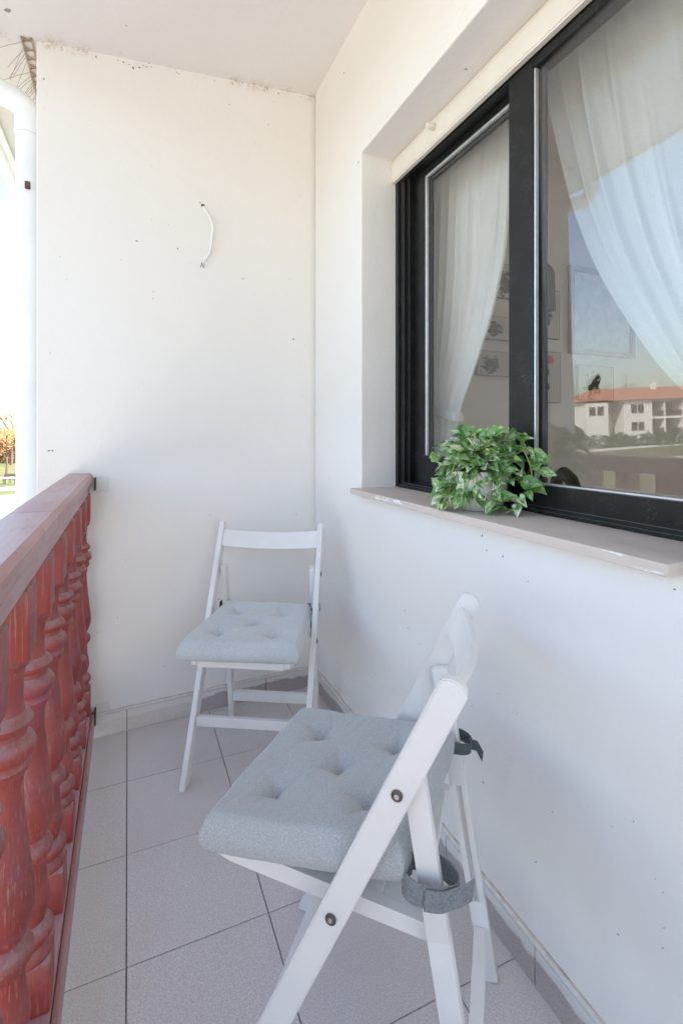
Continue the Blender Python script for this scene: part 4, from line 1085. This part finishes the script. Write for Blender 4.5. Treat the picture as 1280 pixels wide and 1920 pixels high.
# mirror a point of the reflected picture back to where it really stands
rm = Matrix.Rotation(PY, 3, 'Z') @ Matrix.Rotation(PT, 3, 'Y'); pn_ = rm @ Vector((-1, 0, 0))
def mir(px, py, s):
    v = Vector((0, 0, HCAM)) + ray(px, py) * s
    return v - pn_ * 2 * (v - pc).dot(pn_)
S = 72.0
fa, fb = mir(1168, 765, S), mir(1330, 765, S)
fa.z = fb.z = GZ
e1 = (fb - fa); e1.z = 0; WB = e1.length; e1.normalize()
vd = Vector((fa.x, fa.y, 0)).normalized(); e2 = Vector((-e1.y, e1.x, 0));
if e2.dot(vd) < 0: e2 = -e2
def apartment():
    e = empty('apartment_building', (fa.x, fa.y, GZ + .85)); tag(e, 'white two storey building with terracotta roof mirrored in the right pane', 'building')
    def B(x0, x1, d0, d1, z0, z1, name, mat, parent=e):
        v = []
        for z in (z0, z1):
            for (x, d) in ((x0, d0), (x1, d0), (x1, d1), (x0, d1)): v.append(e1 * x + e2 * d + Vector((0, 0, z)))
        return MB().hexa(v).build(name, mat, parent)
    ZE = 5.6
    xb0 = 3.9
    B(0, xb0, 0, 9, -.9, ZE, 'wall', 'plaster_far')
    for zr in (1.19, 3.74):
        for x in (1.12, 2.09):
            w = B(x - .06, x + .80, -.06, .02, zr - .06, zr + 1.22, 'window', 'shutter')
            for h_ in (0, .385): B(x + h_, x + h_ + .345, -.075, -.062, zr, zr + 1.15, 'pane', 'dark_pane', w)
    B(xb0 + .01, 18, 2.2, 9, -.9, ZE, 'wall', 'shutter')
    px_s = [3.9, 5.85, 8.5, 11.1, 13.7, 16.3]
    for x in px_s: B(x, x + .22, -.02, 2.19, -.9, ZE, 'pillar', 'plaster_far')
    for z0_, z1_ in ((-.9, .5), (2.75, 3.1), (5.3, 5.598)):
        for xa, xb_ in zip(px_s, px_s[1:]): B(xa + .222, xb_ - .002, -.015, 2.19, z0_, z1_, 'slab_edge', 'plaster_far')
    for z in (.5, 3.1):
        for xa, xb_ in zip(px_s, px_s[1:]):
            B(xa + .25, xb_ - .03, .06, .10, z + .001, z + .85, 'balcony_rail', 'dark_rail')
            w = B(xa + .5, xb_ - .4, 2.1, 2.195, z + .1, z + 2.0, 'window', 'table_white'); m_ = (xa + xb_ + .1) / 2
            B(xa + .58, m_ - .04, 2.08, 2.098, z + .18, z + 1.92, 'pane', 'dark_pane', w); B(m_ + .04, xb_ - .48, 2.08, 2.098, z + .18, z + 1.92, 'pane', 'dark_pane', w)
    B(-2.5, -.01, 3.0, 9, -.9, 5.5, 'wall', 'plaster_far')
    B(-5.7, -2.51, -.5, 3, -.9, 5.3, 'wall', 'plaster_far')
    for x in (-5.3, -4.1):
        w = B(x, x + .95, -.56, -.49, 3.5, 4.8, 'window', 'shutter'); B(x + .1, x + .85, -.575, -.562, 3.6, 4.7, 'pane', 'dark_pane', w)
    # hip roof
    b = MB(); bm = b.bm; o_ = .5
    def V(x, d, z): return bm.verts.new(e1 * x + e2 * d + Vector((0, 0, z)))
    a0, a1, a2_, a3 = V(-6.2, -o_, ZE + .02), V(WB + 8.5, -o_, ZE + .02), V(WB + 8.5, 9 + o_, ZE + .02), V(-6.2, 9 + o_, ZE + .02)
    r0, r1 = V(-2.0, 4.5, ZE + 2.0), V(WB + 3.5, 4.5, ZE + 2.0)
    for f in ([a0, a1, r1, r0], [a1, a2_, r1], [a2_, a3, r0, r1], [a3, a0, r0], [a3, a2_, a1, a0]): bm.faces.new(f)
    rf = b.build('roof', 'roof', e)
    B(6.5, 7.1, 3.6, 4.2, ZE + 1.2, ZE + 2.7, 'chimney', 'plaster_far', rf)
    B(3.0, 3.05, 4.4, 4.45, ZE + 1.9, ZE + 4.2, 'aerial', 'dark_rail', rf); B(2.5, 3.6, 4.4, 4.44, ZE + 4.0, ZE + 4.05, 'aerial_arm', 'dark_rail', rf)
    return e
apartment()
# hedge in front of the building, conifer and bare trees behind it
hc = [((fa + e1 * x - e2 * (4 + .8 * math.sin(x)))[:2] + (GZ + .8 + .25 * math.sin(x * 1.7),), (1.3, 1.3, 1.0)) for x in range(-14, 24)]
h2 = foliage('hedge', 'hedge_leaf', None, hc, 5000, .2, 90); h2['kind'] = 'stuff'; h2['label'] = 'dark hedge before the mirrored building'; h2['category'] = 'hedge'
cc = mir(1116, 765, S + 14); cc.z = GZ
ct = empty('conifer_tree', cc); tag(ct, 'dark conifer rising behind the mirrored building roof', 'tree')
MB().tube([(0, 0, -.05), (0, 0, 5), (0, 0, 11.5)], [.28, .2, .03], 8).build('trunk', 'bark', ct)
foliage('crown', 'pine_leaf', ct, [((rnd.uniform(-.4, .4), rnd.uniform(-.4, .4), 2.5 + i * .75), (2.3 - i * .18, 2.3 - i * .18, .7)) for i in range(12)], 3600, .24, 91)
for i, (px, d) in enumerate(((1150, 13), (1174, 14))):
    c_ = mir(px, 765, S + d); bare_tree((c_.x, c_.y, GZ), 11.5, 60 + i, ('leafless tree behind the mirrored roof, nearer the conifer', 'leafless tree behind the mirrored roof, nearer the aerial')[i], nleaf=0, group='bare trees behind the mirrored roof')
